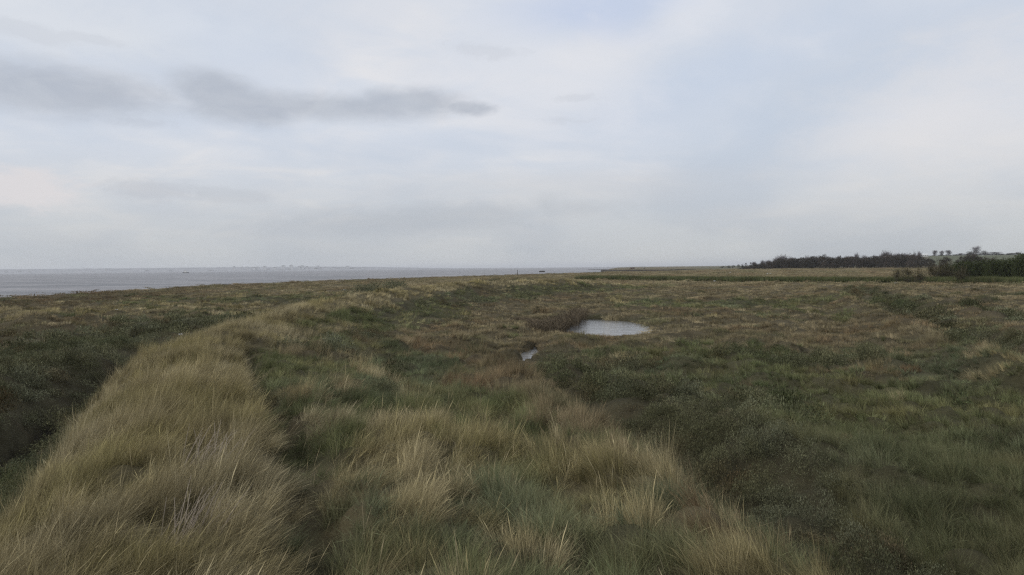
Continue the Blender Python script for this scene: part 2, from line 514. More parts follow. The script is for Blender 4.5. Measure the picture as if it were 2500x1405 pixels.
def veg(x, y):
    """scores of the six kinds at each ground point"""
    rz, d = ridge_z(x, y)
    D = np.hypot(x, y)
    up = sstep(0.15, 0.7, rz - 1.2)
    n = [fbm(x, y, 3.2 + 0.015 * D, 61 + 7 * k, 3, 0.6) for k in range(6)]
    nb = [fbm(x, y, 9.0 + 0.03 * D, 161 + 7 * k, 2) for k in range(6)]
    S = np.zeros((6, len(x)))
    for k in range(6):
        S[k] = 1.05 * n[k] + 1.0 * nb[k]
    left = sstep(2.2, 1.2, d) * up * sstep(-7, -3, d)
    S[0] += 1.7 * left * sstep(150, 60, y) + 0.9 * left
    S[1] += 0.35 * left * sstep(-2.2, -3.8, d)
    mid = up * sstep(1.2, 2.4, d)
    S[0] += mid * (0.72 - 0.09 * np.clip(d - 3, 0, 8)) * sstep(90, 20, y)
    S[1] += mid * (0.68 + 0.05 * np.clip(d - 2, 0, 8))
    S[1] += mid * 0.22 * sstep(34, 22, y)
    S[3] += mid * (0.04 + 0.05 * np.clip(d - 4, 0, 6))
    S[2] += mid * 0.2 * sstep(4, 7, d)
    S[4] += mid * 0.35 * sstep(30, 60, y)
    # right shoulder of the bank
    sh = up * sstep(8, 11, d) * sstep(60, 30, y)
    S[3] += 0.55 * sh * sstep(14, 20, y)
    S[0] += 0.35 * sh * sstep(26, 14, y)
    S[3] += 0.3 * sh
    S[4] += 0.35 * sh
    flat = 1 - up
    # ---- left marsh
    L = flat * sstep(0, -3, d) * (y < 175)
    gd, gs, gt = line_d(x, y, GULLY)
    S[2] += L * 2.3 * sstep(13, 7, gd - 0.05 * y) * sstep(110, 60, y)
    S[2] += L * 0.4 * sstep(120, 40, y)
    S[1] += L * 2.2 * (gs < 0) * sstep(5, 3, gd) * sstep(70, 50, y)
    S[1] += L * 0.9 * (gs > 0) * np.exp(-((gd - 3.6) / 1.6) ** 2) * sstep(70, 50, y)
    sx = np.interp(y, SHORE_Y, SHORE_X)
    sh_ = (x - sx)
    S[3] += 1.1 * sstep(60, 18, sh_) * (D < 900)
    S[4] += L * 0.55 * sstep(45, 70, y) + 0.35 * sstep(60, 100, sh_) * sstep(100, 200, y)
    S[0] += L * 0.55 * sstep(40, 75, y) * sstep(18, 50, sh_)
    S[1] += L * 0.45 * sstep(40, 75, y) * sstep(18, 50, sh_)
    # ---- right marsh
    Rr = flat * sstep(0, 3, d) + (y >= 175)
    Rr = np.clip(Rr, 0, 1)
    S[1] += Rr * (0.9 * sstep(60, 36, y) + 0.1)
    S[2] += Rr * 0.25 * sstep(34, 18, y)
    S[1] += Rr * 0.5 * sstep(20, 12, y)
    S[3] += Rr * (0.45 * sstep(16, 26, y) * sstep(70, 40, y))
    S[4] += Rr * (0.95 * sstep(36, 52, y) + 0.1 * sstep(20, 36, y))
    S[2] -= Rr * 0.5 * sstep(45, 60, y) * (y < 400)
    S[3] -= Rr * 0.1 * sstep(60, 90, y)
    S[3] -= Rr * 0.45 * sstep(7, 11, x) * sstep(60, 48, y)
    S[2] += Rr * 0.10 * sstep(50, 30, y)
    S[0] += Rr * 0.25 * sstep(70, 120, y)
    for px, py, rx, ry, k, a in BLOBS:
        S[k] += a * gb(x, y, px, py, rx, ry)
    ccd, ccs, cct = line_d(x, y, CHANNEL)
    cx_ = ccd * ccs
    S[2] += 2.4 * np.exp(-((cx_ - 1.4) / (1.2 + 0.9 * sstep(13, 22, y))) ** 4) * sstep(42, 33, y)
    S[1] += 0.9 * sstep(2.2, 3.5, cx_) * sstep(30, 18, y)
    S[4] -= 0.6 * sstep(2.2, 3.5, cx_) * sstep(28, 18, y)
    S[3] -= 0.8 * sstep(2.2, 3.5, cx_) * sstep(28, 18, y)
    S[2] -= 1.5 * np.exp(-((cx_ + 2.0) / 1.4) ** 2)
    rimw = np.exp(-((cx_ + 1.9) / 1.5) ** 2) * (y < 42)
    S[3] += 1.3 * rimw * sstep(14, 20, y)
    S[0] += 1.1 * rimw * sstep(20, 13, y)
    S[3] += 0.5 * rimw
    ckd, _, ckt = line_d(x, y, CREEK)
    S[3] += 0.9 * np.exp(-(ckd / 1.6) ** 2)
    S[1] += 0.6 * np.exp(-(ckd / 1.6) ** 2) * (ckt < .5)
    # flanks of the far bank darker than its crest
    fk = sstep(50, 62, y) * (y < 170)
    S[2] += fk * 0.9 * np.exp(-((d - 5.0) / 3.0) ** 2)
    S[1] += fk * 0.5 * np.exp(-((d - 5.0) / 4.0) ** 2)
    S[0] += fk * 4.0 * np.exp(-((d + 0.2) / 2.5) ** 2)
    # pond and creek rims: greener
    pe = np.sqrt(((x - POND_C[0]) / POND_R[0]) ** 2 + ((y - POND_C[1]) / POND_R[1]) ** 2)
    S[4] += 0.8 * np.exp(-((pe - 1.5) / 0.4) ** 2)
    S[2] += 2.0 * np.exp(-((pe - 1.12) / 0.16) ** 2) * sstep(68, 74, y)
    S[3] += 0.8 * np.exp(-((pe - 1.25) / 0.25) ** 2) * sstep(68, 74, y)
    b1, s1, _ = line_d(x, y, BANK_R)
    sd1 = b1 * s1
    b2, s2, _ = line_d(x, y, BANK_R2)
    sd2 = b2 * s2
    S[0] += 1.0 * np.exp(-(sd1 / 1.5) ** 2) + 0.6 * np.exp(-(sd2 / 1.7) ** 2)
    S[4] += 0.9 * np.exp(-(sd1 / 2.0) ** 2) + 0.9 * np.exp(-(sd2 / 2.0) ** 2)
    S[2] += 2.2 * np.exp(-((sd1 - 3.8) / 1.7) ** 2) + 2.0 * np.exp(-((sd2 + 3.6) / 2.2) ** 2)
    S[1] += 0.9 * np.exp(-((sd1 - 5.0) / 2.4) ** 2) + 0.8 * np.exp(-((sd2 + 2.0) / 3.0) ** 2)
    S[4] += 0.8 * sstep(2, 8, sd2) * (y > 30) * (b2 < 200)
    fw = sstep(5, 9, sd1) * sstep(60, 45, sd1) * sstep(28, 40, y) * sstep(190, 150, y)
    S[2] += fw * 2.4 * np.maximum(np.cos(sd1 * 2 * math.pi / 9.0 + 0.8 * fbm(x, y, 12, 77)), 0)
    S[4] += fw * 1.2 * np.maximum(-np.cos(sd1 * 2 * math.pi / 9.0 + 0.8 * fbm(x, y, 12, 77)), 0)
    rd, _, _ = line_d(x, y, REEDS)
    S[5] = -9 + 11.5 * np.exp(-((rd + 0.8 * n[5]) / 4.6) ** 4)
    return S, d, D


BLOBS = [(1330, 790, 3.4, 7.0, 3, 1.6), (1330, 1330, 1.0, 1.0, 1, 1.3), (1450, 1150, 1.8, 2.0, 1, 1.3), (1200, 1050, 1.6, 2.0, 1, 1.0), (980, 1200, 1.1, 1.6, 0, 1.1), (930, 950, 2.2, 3.5, 0, .9), (1020, 1330, .8, .8, 0, 1.2),
         (1700, 1250, 1.2, 1.6, 4, .7), (1850, 1330, 1.0, 1.2, 0, 1.0), (1600, 1300, .8, .8, 0, .9), (720, 1090, .8, 1.2, 1, 1.2), (760, 1000, 1.2, 1.5, 1, .7), (1150, 960, 2.5, 2.5, 1, .9),
         (1450, 985, 1.6, 3.0, 3, 1.3), (1560, 1090, .8, 2.5, 3, 1.0), (1300, 1010, 1.5, 2, 3, .7), (820, 830, 3, 4, 1, .9), (700, 800, 3, 5, 1, .8), (2200, 1330, 3, 2.0, 1, 1.8), (2400, 1300, 3.5, 3, 1, 1.6), (2290, 1270, 1.1, 1.1, 0, 2.4), (2440, 1390, .9, .8, 0, 1.6), (2130, 1120, 1.3, 1.0, 3, 1.4), (2400, 1130, 1.2, 1.2, 0, .9),
         (1800, 1060, 5.0, 3.6, 2, 1.6), (2050, 1200, 2.6, 2.2, 2, 1.5), (1600, 985, 3.2, 3.2, 2, 1.1), (1560, 1080, 1.5, 2.0, 2, 1.2),
         (1950, 1300, 1.6, 1.6, 2, 1.6), (1480, 900, 2.6, 2.0, 2, 0.9),
         (2330, 1260, 2.6, 2.6, 1, 1.3), (2420, 1080, 4, 2.6, 1, .8), (2300, 960, 5, 3, 1, .6),
         (1570, 905, 3.0, 1.6, 2, 0.8), (1450, 868, 3.5, 1.5, 3, 0.7), (1700, 745, 9, 7, 1, 1.3), (1850, 745, 14, 10, 1, 2.4), (2100, 800, 7, 6, 4, .8), (1930, 828, 5, 3, 2, 1.6), (2200, 735, 16, 9, 1, 1.5), (2380, 790, 8, 8, 2, 1.6), (1580, 850, 5, 2.5, 1, 1.2), (1690, 850, 3, 2.4, 2, 1.6), (1860, 890, 4, 2.5, 2, 1.2), (2000, 930, 4, 2, 3, 1.0), (1990, 770, 8, 5, 1, 0.9),
         (1900, 820, 8, 5, 4, .9), (1700, 820, 8, 6, 4, .7), (2300, 700, 60, 22, 4, 0.9),
         (2400, 720, 30, 14, 4, .8), (140, 790, 5, 6, 2, 1.3), (60, 850, 7, 7, 3, 1.3), (250, 850, 5, 5, 4, .7),
         (100, 940, 7, 6, 2, .8), (30, 765, 8, 7, 0, 1.3), (430, 760, 12, 10, 0, .9), (380, 742, 9, 6, 1, .9),
         (630, 735, 14, 10, 1, .8), (925, 712, 8.5, 7, 2, 2.4), (1260, 695, 13, 8, 2, 2.2), (1000, 708, 8, 5, 1, 1.0),
         (1080, 850, 6, 4.5, 4, .9), (1150, 840, 5, 3.5, 3, 0.5), (980, 770, 5, 5, 0, 0.8), (990, 768, 2.2, 3, 2, 1.3), (1170, 740, 6, 6, 3, 1.1),
         (1180, 740, 4, 6, 3, 0.6), (1280, 725, 12, 7, 1, .9), (1430, 700, 6, 8, 0, 1.8), (1370, 745, 9, 6, 4, .6),
         (1345, 830, 2.6, 3.0, 4, 0.9), (1345, 868, 2.0, 2.2, 2, 1.2), (1250, 795, 3.5, 5, 4, .8)]


def veg_colour(x, y, kind, D):
    """albedo of the vegetation for each instance: kind colour with drifts"""
    c = BASE_COL[kind].copy()
    n1 = fbm(x, y, 2.4 + 0.02 * D, 301, 3)
    n2 = fbm(x, y, 7.0 + 0.03 * D, 311, 2)
    n3 = fbm(x, y, 1.2 + 0.01 * D, 321, 2)
    straw = np.array([.365, .317, .200]); olive = np.array([.205, .180, .072]); glau = np.array([.140, .158, .096]); rust = np.array([.225, .135, .078])
    deep = np.array([.050, .068, .028])

    def mixc(c, t, m):
        m = np.clip(m, 0, 1)[:, None]
        return c * (1 - m) + t * m
    g0 = (kind == 0); g1 = (kind == 1); g2 = (kind == 2); g3 = (kind == 3); g4 = (kind == 4)
    c = mixc(c, olive, g0 * np.clip(0.08 + 1.5 * n1, 0, .65))
    c = mixc(c, straw, g0 * np.clip(-2.0 * n1 + 0.1, 0, .8))
    c = mixc(c, glau, g1 * np.clip(0.25 + 1.6 * n2, 0, .85))
    c = mixc(c, np.array([.21, .18, .085]), g1 * np.clip(-0.0 + 1.5 * n1, 0, .8))
    c = mixc(c, deep, g1 * np.clip(-1.2 * n1 - 0.05, 0, .6))
    c = mixc(c, np.array([.165, .170, .112]), g2 * np.clip(0.15 + 1.8 * n1, 0, .9))
    c = mixc(c, deep, g2 * np.clip(-1.5 * n2 + 0.05, 0, .7))
    c = mixc(c, np.array([.13, .088, .05]), g2 * np.clip(1.8 * n3 - 0.28, 0, .7))
    c = mixc(c, rust, g3 * np.clip(-0.1 + 1.5 * n2, 0, .45))
    c = mixc(c, np.array([.15, .145, .08]), g3 * np.clip(1.6 * n1, 0, .8))
    c = mixc(c, np.array([.215, .15, .088]), g4 * np.clip(1.9 * n2 - 0.0, 0, .75))
    c = mixc(c, np.array([.145, .15, .078]), g4 * np.clip(1.7 * n1 + .02, 0, .75))
    c = mixc(c, straw * .85, g4 * np.clip(-1.8 * n1 - .15, 0, .6))
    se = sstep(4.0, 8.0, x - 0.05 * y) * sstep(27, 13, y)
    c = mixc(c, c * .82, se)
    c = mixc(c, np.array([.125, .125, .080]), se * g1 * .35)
    return c


def ground_colour(x, y):
    S, d, D = veg(x, y)
    k = np.argmax(S, 0)
    w = np.exp(3.0 * (S - S.max(0)))
    w /= w.sum(0)
    c = w.T @ BASE_COL
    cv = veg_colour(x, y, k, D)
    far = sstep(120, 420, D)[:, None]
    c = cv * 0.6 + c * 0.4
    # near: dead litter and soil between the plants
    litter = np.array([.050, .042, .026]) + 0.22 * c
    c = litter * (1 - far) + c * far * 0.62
    # fields on the distant rise
    az_ = x / np.maximum(y, 1.0)
    f = sstep(900, 1050, D) * sstep(0.2, 0.3, az_)
    n = fbm(x, y, 220, 401, 2)
    fld = np.where(((n > 0.02) | (az_ > 0.55))[:, None], np.array([.135, .142, .092]), np.array([.17, .155, .115]))
    c = c * (1 - f[:, None]) + fld * f[:, None]
    # mud by the water; wet and darker in near channels, painting in their shade
    z = height(x, y)
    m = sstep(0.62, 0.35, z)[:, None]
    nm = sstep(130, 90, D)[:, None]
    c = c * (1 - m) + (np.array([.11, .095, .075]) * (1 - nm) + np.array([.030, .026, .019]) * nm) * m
    return c


# ------------------------------------------------------------------ materials
def new_mat(name):
    m = bpy.data.materials.new(name)
    m.use_nodes = True
    m.node_tree.nodes.clear()
    return m, NB(m.node_tree)


def simple(name, colr, rough=0.8, spec=0.2, var=0.25, scale=3.0, bump=0.0, metal=0.0):
    m, B = new_mat(name)
    tcn = B.n('ShaderNodeTexCoord')
    n = B.noise(tcn.outputs['Object'], scale, 5, 0.6)
    c2 = tuple(v * (1 - var) for v in colr)
    c3 = tuple(min(1, v * (1 + var)) for v in colr)
    cc = B.mix(B.rng(n, 0.3, 0.7), c2, c3)
    p = B.n('ShaderNodeBsdfPrincipled')
    B.put(p.inputs['Base Color'], cc)
    p.inputs['Roughness'].default_value = rough
    p.inputs['Specular IOR Level'].default_value = spec
    p.inputs['Metallic'].default_value = metal
    if bump:
        b = B.n('ShaderNodeBump')
        b.inputs['Strength'].default_value = bump
        B.put(b.inputs['Height'], n)
        B.put(p.inputs['Normal'], b.outputs[0])
    o = B.n('ShaderNodeOutputMaterial')
    B.nt.links.new(p.outputs[0], o.inputs[0])
    return m


def plant_mat(name, spread=0.55, transl=0.28, dead=0.5):
    """colour from the instance ('tint'), per-blade variation from the mesh ('shade', 'warm')"""
    m, B = new_mat(name)
    a = B.n('ShaderNodeAttribute', attribute_type='INSTANCER', attribute_name='tint')
    v = B.n('ShaderNodeAttribute', attribute_type='GEOMETRY', attribute_name='shade')
    s2 = B.n('ShaderNodeSeparateColor')
    B.nt.links.new(v.outputs['Color'], s2.inputs[0])
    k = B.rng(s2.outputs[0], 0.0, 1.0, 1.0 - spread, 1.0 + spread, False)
    kc = B.comb(k, k, k)
    c = B.mix(1.0, a.outputs['Color'], kc, 'MULTIPLY')
    # some blades dead and straw coloured, some fresh
    c = B.mix(B.rng(s2.outputs[1], 0.74, 0.95, 0.0, dead), c, (0.40, 0.33, 0.19))
    c = B.mix(B.rng(s2.outputs[1], 0.20, 0.02, 0.0, 0.5), c, (0.075, 0.085, 0.035))
    d = B.n('ShaderNodeBsdfDiffuse'); B.put(d.inputs[0], c)
    t = B.n('ShaderNodeBsdfTranslucent'); B.put(t.inputs[0], c)
    mx = B.n('ShaderNodeMixShader'); mx.inputs[0].default_value = transl
    B.nt.links.new(d.outputs[0], mx.inputs[1]); B.nt.links.new(t.outputs[0], mx.inputs[2])
    o = B.n('ShaderNodeOutputMaterial')
    B.nt.links.new(mx.outputs[0], o.inputs[0])
    return m


M_GRASS = plant_mat('grass_blades', 0.75, 0.14)
M_LEAF = plant_mat('scrub_leaves', 0.75, 0.12, 0.12)
M_GREEN = plant_mat('green_grass_blades', 0.75, 0.14, 0.28)

# ground
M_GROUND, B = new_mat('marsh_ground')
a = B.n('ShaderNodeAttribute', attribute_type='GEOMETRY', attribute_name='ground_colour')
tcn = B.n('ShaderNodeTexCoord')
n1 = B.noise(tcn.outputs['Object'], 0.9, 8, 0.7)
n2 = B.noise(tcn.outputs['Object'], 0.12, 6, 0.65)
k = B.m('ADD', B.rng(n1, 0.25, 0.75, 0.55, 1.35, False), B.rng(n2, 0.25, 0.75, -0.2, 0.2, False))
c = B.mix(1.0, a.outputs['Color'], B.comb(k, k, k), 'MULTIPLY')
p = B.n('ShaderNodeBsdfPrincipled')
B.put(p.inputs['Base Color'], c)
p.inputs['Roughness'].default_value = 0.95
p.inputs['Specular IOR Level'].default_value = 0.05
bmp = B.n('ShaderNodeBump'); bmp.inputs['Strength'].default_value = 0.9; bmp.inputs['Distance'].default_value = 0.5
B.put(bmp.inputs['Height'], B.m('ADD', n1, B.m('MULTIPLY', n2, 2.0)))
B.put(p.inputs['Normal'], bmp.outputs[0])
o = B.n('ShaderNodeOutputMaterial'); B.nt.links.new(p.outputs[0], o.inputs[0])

# ------------------------------------------------------------------ ground sheet
NA, NR = 620, 640
azs = np.linspace(R(-68), R(66), NA)
rs = 4.0 * (6000 / 4.0) ** (np.linspace(0, 1, NR))
RR, AA = np.meshgrid(rs, azs, indexing='ij')
gx = (RR * np.sin(AA)).ravel(); gy = (RR * np.cos(AA)).ravel() - 6.0
gz = height(gx, gy)
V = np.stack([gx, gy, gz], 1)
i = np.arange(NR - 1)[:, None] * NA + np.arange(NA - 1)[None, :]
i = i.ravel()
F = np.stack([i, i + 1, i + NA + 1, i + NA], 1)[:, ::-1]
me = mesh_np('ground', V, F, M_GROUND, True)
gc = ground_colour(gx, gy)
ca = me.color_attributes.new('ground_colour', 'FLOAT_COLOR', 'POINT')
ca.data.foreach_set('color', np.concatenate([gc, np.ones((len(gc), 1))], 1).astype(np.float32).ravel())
ground = obj('ground', me)
tag(ground, 'rolling salt marsh ground under the grass', kind='structure')

# ------------------------------------------------------------------ water


def water_mat(name, base, rough, ripples, spec=0.5, patches=None, dist=0.05):
    m, B = new_mat(name)
    tcn = B.n('ShaderNodeTexCoord')
    mp = B.n('ShaderNodeMapping'); mp.inputs['Rotation'].default_value = (0, 0, R(-12)); mp.inputs['Scale'].default_value = (0.45, 1, 1)
    B.nt.links.new(tcn.outputs['Object'], mp.inputs[0])
    h = None
    for s_, a_ in ripples:
        q = B.m('MULTIPLY', B.noise(mp.outputs[0], s_, 3, 0.6, 0.4), a_)
        h = q if h is None else B.m('ADD', h, q)
    b = B.n('ShaderNodeBump'); b.inputs['Strength'].default_value = 1.0; b.inputs['Distance'].default_value = dist
    B.put(b.inputs['Height'], h)
    p = B.n('ShaderNodeBsdfPrincipled')
    cc = base
    if patches:
        f = B.rng(B.noise(mp.outputs[0], patches[0], 6, 0.7), 0.38, 0.64)
        cc = B.mix(f, base, patches[1])
        f2 = B.rng(B.noise(mp.outputs[0], patches[2], 4, 0.75), 0.56, 0.70)
        cc = B.mix(f2, cc, patches[3])
    B.put(p.inputs['Base Color'], cc if not isinstance(cc, tuple) else (*cc[:3], 1))
    p.inputs['Roughness'].default_value = rough
    p.inputs['Specular IOR Level'].default_value = spec
    p.inputs['IOR'].default_value = 1.33
    B.put(p.inputs['Normal'], b.outputs[0])
    o = B.n('ShaderNodeOutputMaterial'); B.nt.links.new(p.outputs[0], o.inputs[0])
    return m


M_SEA = water_mat('sea_water', (0.115, 0.115, 0.12), 0.35, [(0.35, 1.2), (1.3, .5), (0.06, 3.0)], 0.35,
                  (0.022, (0.25, 0.235, 0.235), 0.09, (0.38, 0.37, 0.37)), 0.8)  # patches: turbid water, plus wave streaks painted into the base colour
M_POND = water_mat('pond_water', (0.24, 0.24, 0.235), 0.05, [(1.6, .8), (6.0, .35)], 0.5, None, 0.055)
S_ = 45000
nx = [-S_, -8000, -1500, -300, 0, 300, 1500, 8000, S_]
me = mesh_np('sea', [(x, y, 0) for y in (-400, 0, 400, 1500, 5000, 15000, S_) for x in nx],
             [(r * 9 + c_, r * 9 + c_ + 1, r * 9 + c_ + 10, r * 9 + c_ + 9) for r in range(6) for c_ in range(8)], M_SEA)
tag(obj('sea', me), 'flat grey estuary water', kind='structure')


def disc(cx, cy, rx, ry, n=64, seed=0):
    pts = [(cx, cy)]
    for q in range(n):
        t = 2 * math.pi * q / n
        pts.append((cx + rx * math.cos(t), cy + ry * math.sin(t)))
    return pts


pts = disc(POND_C[0], POND_C[1], POND_R[0] * 1.25, POND_R[1] * 1.25)
me = mesh_np('pond_water', [(x, y, POND_Z) for x, y in pts], [(0, q + 1, (q + 1) % 64 + 1) for q in range(64)], M_POND)
tag(obj('pond_water', me), 'oval pond of pale rippled water in the marsh', kind='structure')
cv = []
CREEKW = CREEK[:6]
for q in range(len(CREEKW)):
    a = Vector(CREEKW[max(q - 1, 0)]); b = Vector(CREEKW[min(q + 1, 5)])
    t = (b - a).normalized(); nrm = Vector((-t.y, t.x)) * 1.3
    c0 = Vector(CREEK[q])
    cv += [(c0.x + nrm.x, c0.y + nrm.y, POND_Z - .012), (c0.x - nrm.x, c0.y - nrm.y, POND_Z - .012)]
me = mesh_np('creek_water', cv, [(2 * q, 2 * q + 1, 2 * q + 3, 2 * q + 2) for q in range(len(CREEKW) - 1)], M_POND)
tag(obj('creek_water', me), 'narrow creek of pale water running from the pond', kind='structure')

# ------------------------------------------------------------------ plant prototypes (instanced by geometry nodes)


def set_shade(me, shade, warm):
    ca = me.color_attributes.new('shade', 'FLOAT_COLOR', 'POINT')
    n = len(me.vertices)
    arr = np.stack([shade, warm, np.zeros(n), np.ones(n)], 1).astype(np.float32)
    ca.data.foreach_set('color', arr.ravel())


def blades_mesh(name, n, rad, lmin, lmax, width, lean, spread, droop, r, segs=4, heads=0.0, mat=None):
    """a tuft: n tapering curved blades; leans towards +X"""
    V = []; Q = []; T = []; sh = []; wm = []
    nlk = max(6, n // 11)
    lk = [(r.uniform(0, 2 * math.pi), rad * math.sqrt(r.random()), r.normal(0, .7), r.random(), r.random(), r.uniform(.8, 1.15)) for _ in range(nlk)]
    for b in range(n):
        la, lq, lda, lsh, lwm, lln = lk[r.integers(0, nlk)]
        a = la + r.normal(0, .12); q = max(0.0, lq + r.normal(0, .12 * rad))
        bx, by = q * math.cos(a), q * math.sin(a)
        L = r.uniform(lmin, lmax) * (1.0 - 0.25 * (q / rad)) * lln
        da = a + lda + r.normal(0, 0.22)
        s_ = abs(r.normal(spread, spread * 0.5)) * (0.3 + 0.9 * q / rad)
        hx = s_ * math.cos(da) + lean * r.uniform(0.4, 1.4)
        hy = s_ * math.sin(da) + r.normal(0, 0.08)
        if r.random() < .07:
            hx, hy = r.normal(0, 1.0), r.normal(0, 1.0)
        dr = droop * r.uniform(0.2, 1.5)
        w = width * (r.uniform(0.5, 1.0) if r.random() < .75 else r.uniform(1.0, 1.5))
        fa = r.uniform(0, math.pi)
        wx, wy = math.cos(fa) * w / 2, math.sin(fa) * w / 2
        head = r.random() < heads
        base = len(V)
        shade = min(1, max(0, .65 * lsh + .35 * r.random())); warm = lwm if r.random() < .6 else r.random()
        if head: shade = 0.6 + 0.3 * r.random(); warm = 0.6
        x, y, z = bx, by, -0.06
        hxx, hyy, up = hx, hy, 1.0
        for k in range(segs + 1):
            t = k / segs
            ww = (1 - t ** 1.6) if not head else (0.5 if t < 0.75 else 1.9 * (1 - t) / 0.25 + .2)
            ww = max(ww, 0.12)
            V += [(x - wx * ww, y - wy * ww, z), (x + wx * ww, y + wy * ww, z)]
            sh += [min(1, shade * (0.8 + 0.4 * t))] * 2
            wm += [min(1, warm + (0.12 if t > 0.7 else 0))] * 2
            if k < segs:
                Q.append((base + 2 * k, base + 2 * k + 1, base + 2 * k + 3, base + 2 * k + 2))
            m = math.sqrt(hxx * hxx + hyy * hyy + up * up)
            st = L / segs
            x += hxx / m * st; y += hyy / m * st; z += up / m * st
            hxx += hx * dr; hyy += hy * dr; up -= dr * 0.35
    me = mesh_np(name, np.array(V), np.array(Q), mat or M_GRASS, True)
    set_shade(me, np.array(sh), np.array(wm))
    return me


def leafy_mesh(name, n, rad, h, leaf, r, mat=None, twigs=0.15):
    """low dome of small leaves on twigs"""
    V = []; Q = []; sh = []; wm = []
    lumps = [(r.uniform(-.5, .5) * rad, r.uniform(-.5, .5) * rad, r.uniform(.4, .7) * rad, r.uniform(.6, 1.0) * h) for _ in range(6)]
    for b in range(n):
        lx, ly, lr, lh = lumps[r.integers(0, 6)]
        a = r.uniform(0, 2 * math.pi); u = r.random() ** 0.6
        el_ = math.acos(r.random()) if r.random() < .8 else r.uniform(0, 1.5)
        rr = lr * (0.75 + 0.35 * r.random())
        px = lx + rr * math.sin(el_) * math.cos(a); py = ly + rr * math.sin(el_) * math.sin(a)
        pz = lh * math.cos(el_) * (0.75 + 0.35 * r.random()) - 0.03
        out = np.array([math.sin(el_) * math.cos(a), math.sin(el_) * math.sin(a), math.cos(el_) + 0.5])
        dv = out + r.normal(0, 0.6, 3); dv /= np.linalg.norm(dv)
        sd_ = np.cross(dv, r.normal(0, 1, 3)); sd_ /= np.linalg.norm(sd_) + 1e-9
        L = leaf * r.uniform(.6, 1.4); w = L * 0.38
        tw = r.random() < twigs
        if tw: L *= 2.2; w = L * 0.06
        p0 = np.array([px, py, pz]); p1 = p0 + dv * L * .5 + sd_ * w * .5; p2 = p0 + dv * L; p3 = p0 + dv * L * .5 - sd_ * w * .5
        bse = len(V)
        V += [p0, p1, p2, p3]; Q.append((bse, bse + 1, bse + 2, bse + 3))
        s0 = r.random(); w0 = r.random() * .8 if not tw else .9
        sh += [s0] * 4; wm += [w0] * 4
    me = mesh_np(name, np.array(V), np.array(Q), mat or M_LEAF, False)
    set_shade(me, np.array(sh), np.array(wm))
    return me


r_ = np.random.default_rng(11)


def protos(cname, meshes):
    c = bpy.data.collections.new(cname)
    for k, m in enumerate(meshes):
        o = bpy.data.objects.new('%s_%02d' % (cname, k), m)
        c.objects.link(o)
    return c


NV = 6
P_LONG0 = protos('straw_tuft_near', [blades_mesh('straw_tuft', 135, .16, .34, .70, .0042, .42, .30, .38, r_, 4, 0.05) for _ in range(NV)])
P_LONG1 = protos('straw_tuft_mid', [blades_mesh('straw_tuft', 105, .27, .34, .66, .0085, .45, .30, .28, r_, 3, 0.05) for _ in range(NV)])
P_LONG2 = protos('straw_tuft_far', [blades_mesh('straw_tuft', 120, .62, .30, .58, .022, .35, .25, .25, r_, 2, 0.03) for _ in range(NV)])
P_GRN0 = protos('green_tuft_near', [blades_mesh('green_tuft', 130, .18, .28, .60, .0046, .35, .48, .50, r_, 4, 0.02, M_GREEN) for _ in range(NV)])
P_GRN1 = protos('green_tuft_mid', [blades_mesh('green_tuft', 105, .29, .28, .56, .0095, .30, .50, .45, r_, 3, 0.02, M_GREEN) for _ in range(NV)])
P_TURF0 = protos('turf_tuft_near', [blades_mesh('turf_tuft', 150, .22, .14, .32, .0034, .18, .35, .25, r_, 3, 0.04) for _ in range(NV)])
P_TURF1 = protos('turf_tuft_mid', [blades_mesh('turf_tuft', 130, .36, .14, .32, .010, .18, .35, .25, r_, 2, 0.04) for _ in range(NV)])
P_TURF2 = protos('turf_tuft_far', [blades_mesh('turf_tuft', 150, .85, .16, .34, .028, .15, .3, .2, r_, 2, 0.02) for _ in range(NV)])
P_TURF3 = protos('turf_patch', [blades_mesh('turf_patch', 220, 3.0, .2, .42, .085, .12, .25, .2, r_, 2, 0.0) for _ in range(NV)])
P_LEAF0 = protos('leafy_clump_near', [leafy_mesh('leafy_clump', 620, .34, .36, .027, r_) for _ in range(NV)])
P_LEAF1 = protos('leafy_clump_mid', [leafy_mesh('leafy_clump', 480, .55, .46, .055, r_) for _ in range(NV)])
P_LEAF2 = protos('leafy_clump_far', [leafy_mesh('leafy_clump', 420, 1.1, .7, .13, r_) for _ in range(NV)])
P_STALK = protos('dry_stalk', [blades_mesh('dry_stalk', 3, .12, .65, 1.0, .0042, .35, .2, .12, r_, 5, 1.0) for _ in range(NV)])
P_REED = protos('reed_clump', [blades_mesh('reed_clump', 150, 1.0, .7, 1.5, .045, .10, .12, .15, r_, 3, 0.05) for _ in range(NV)])


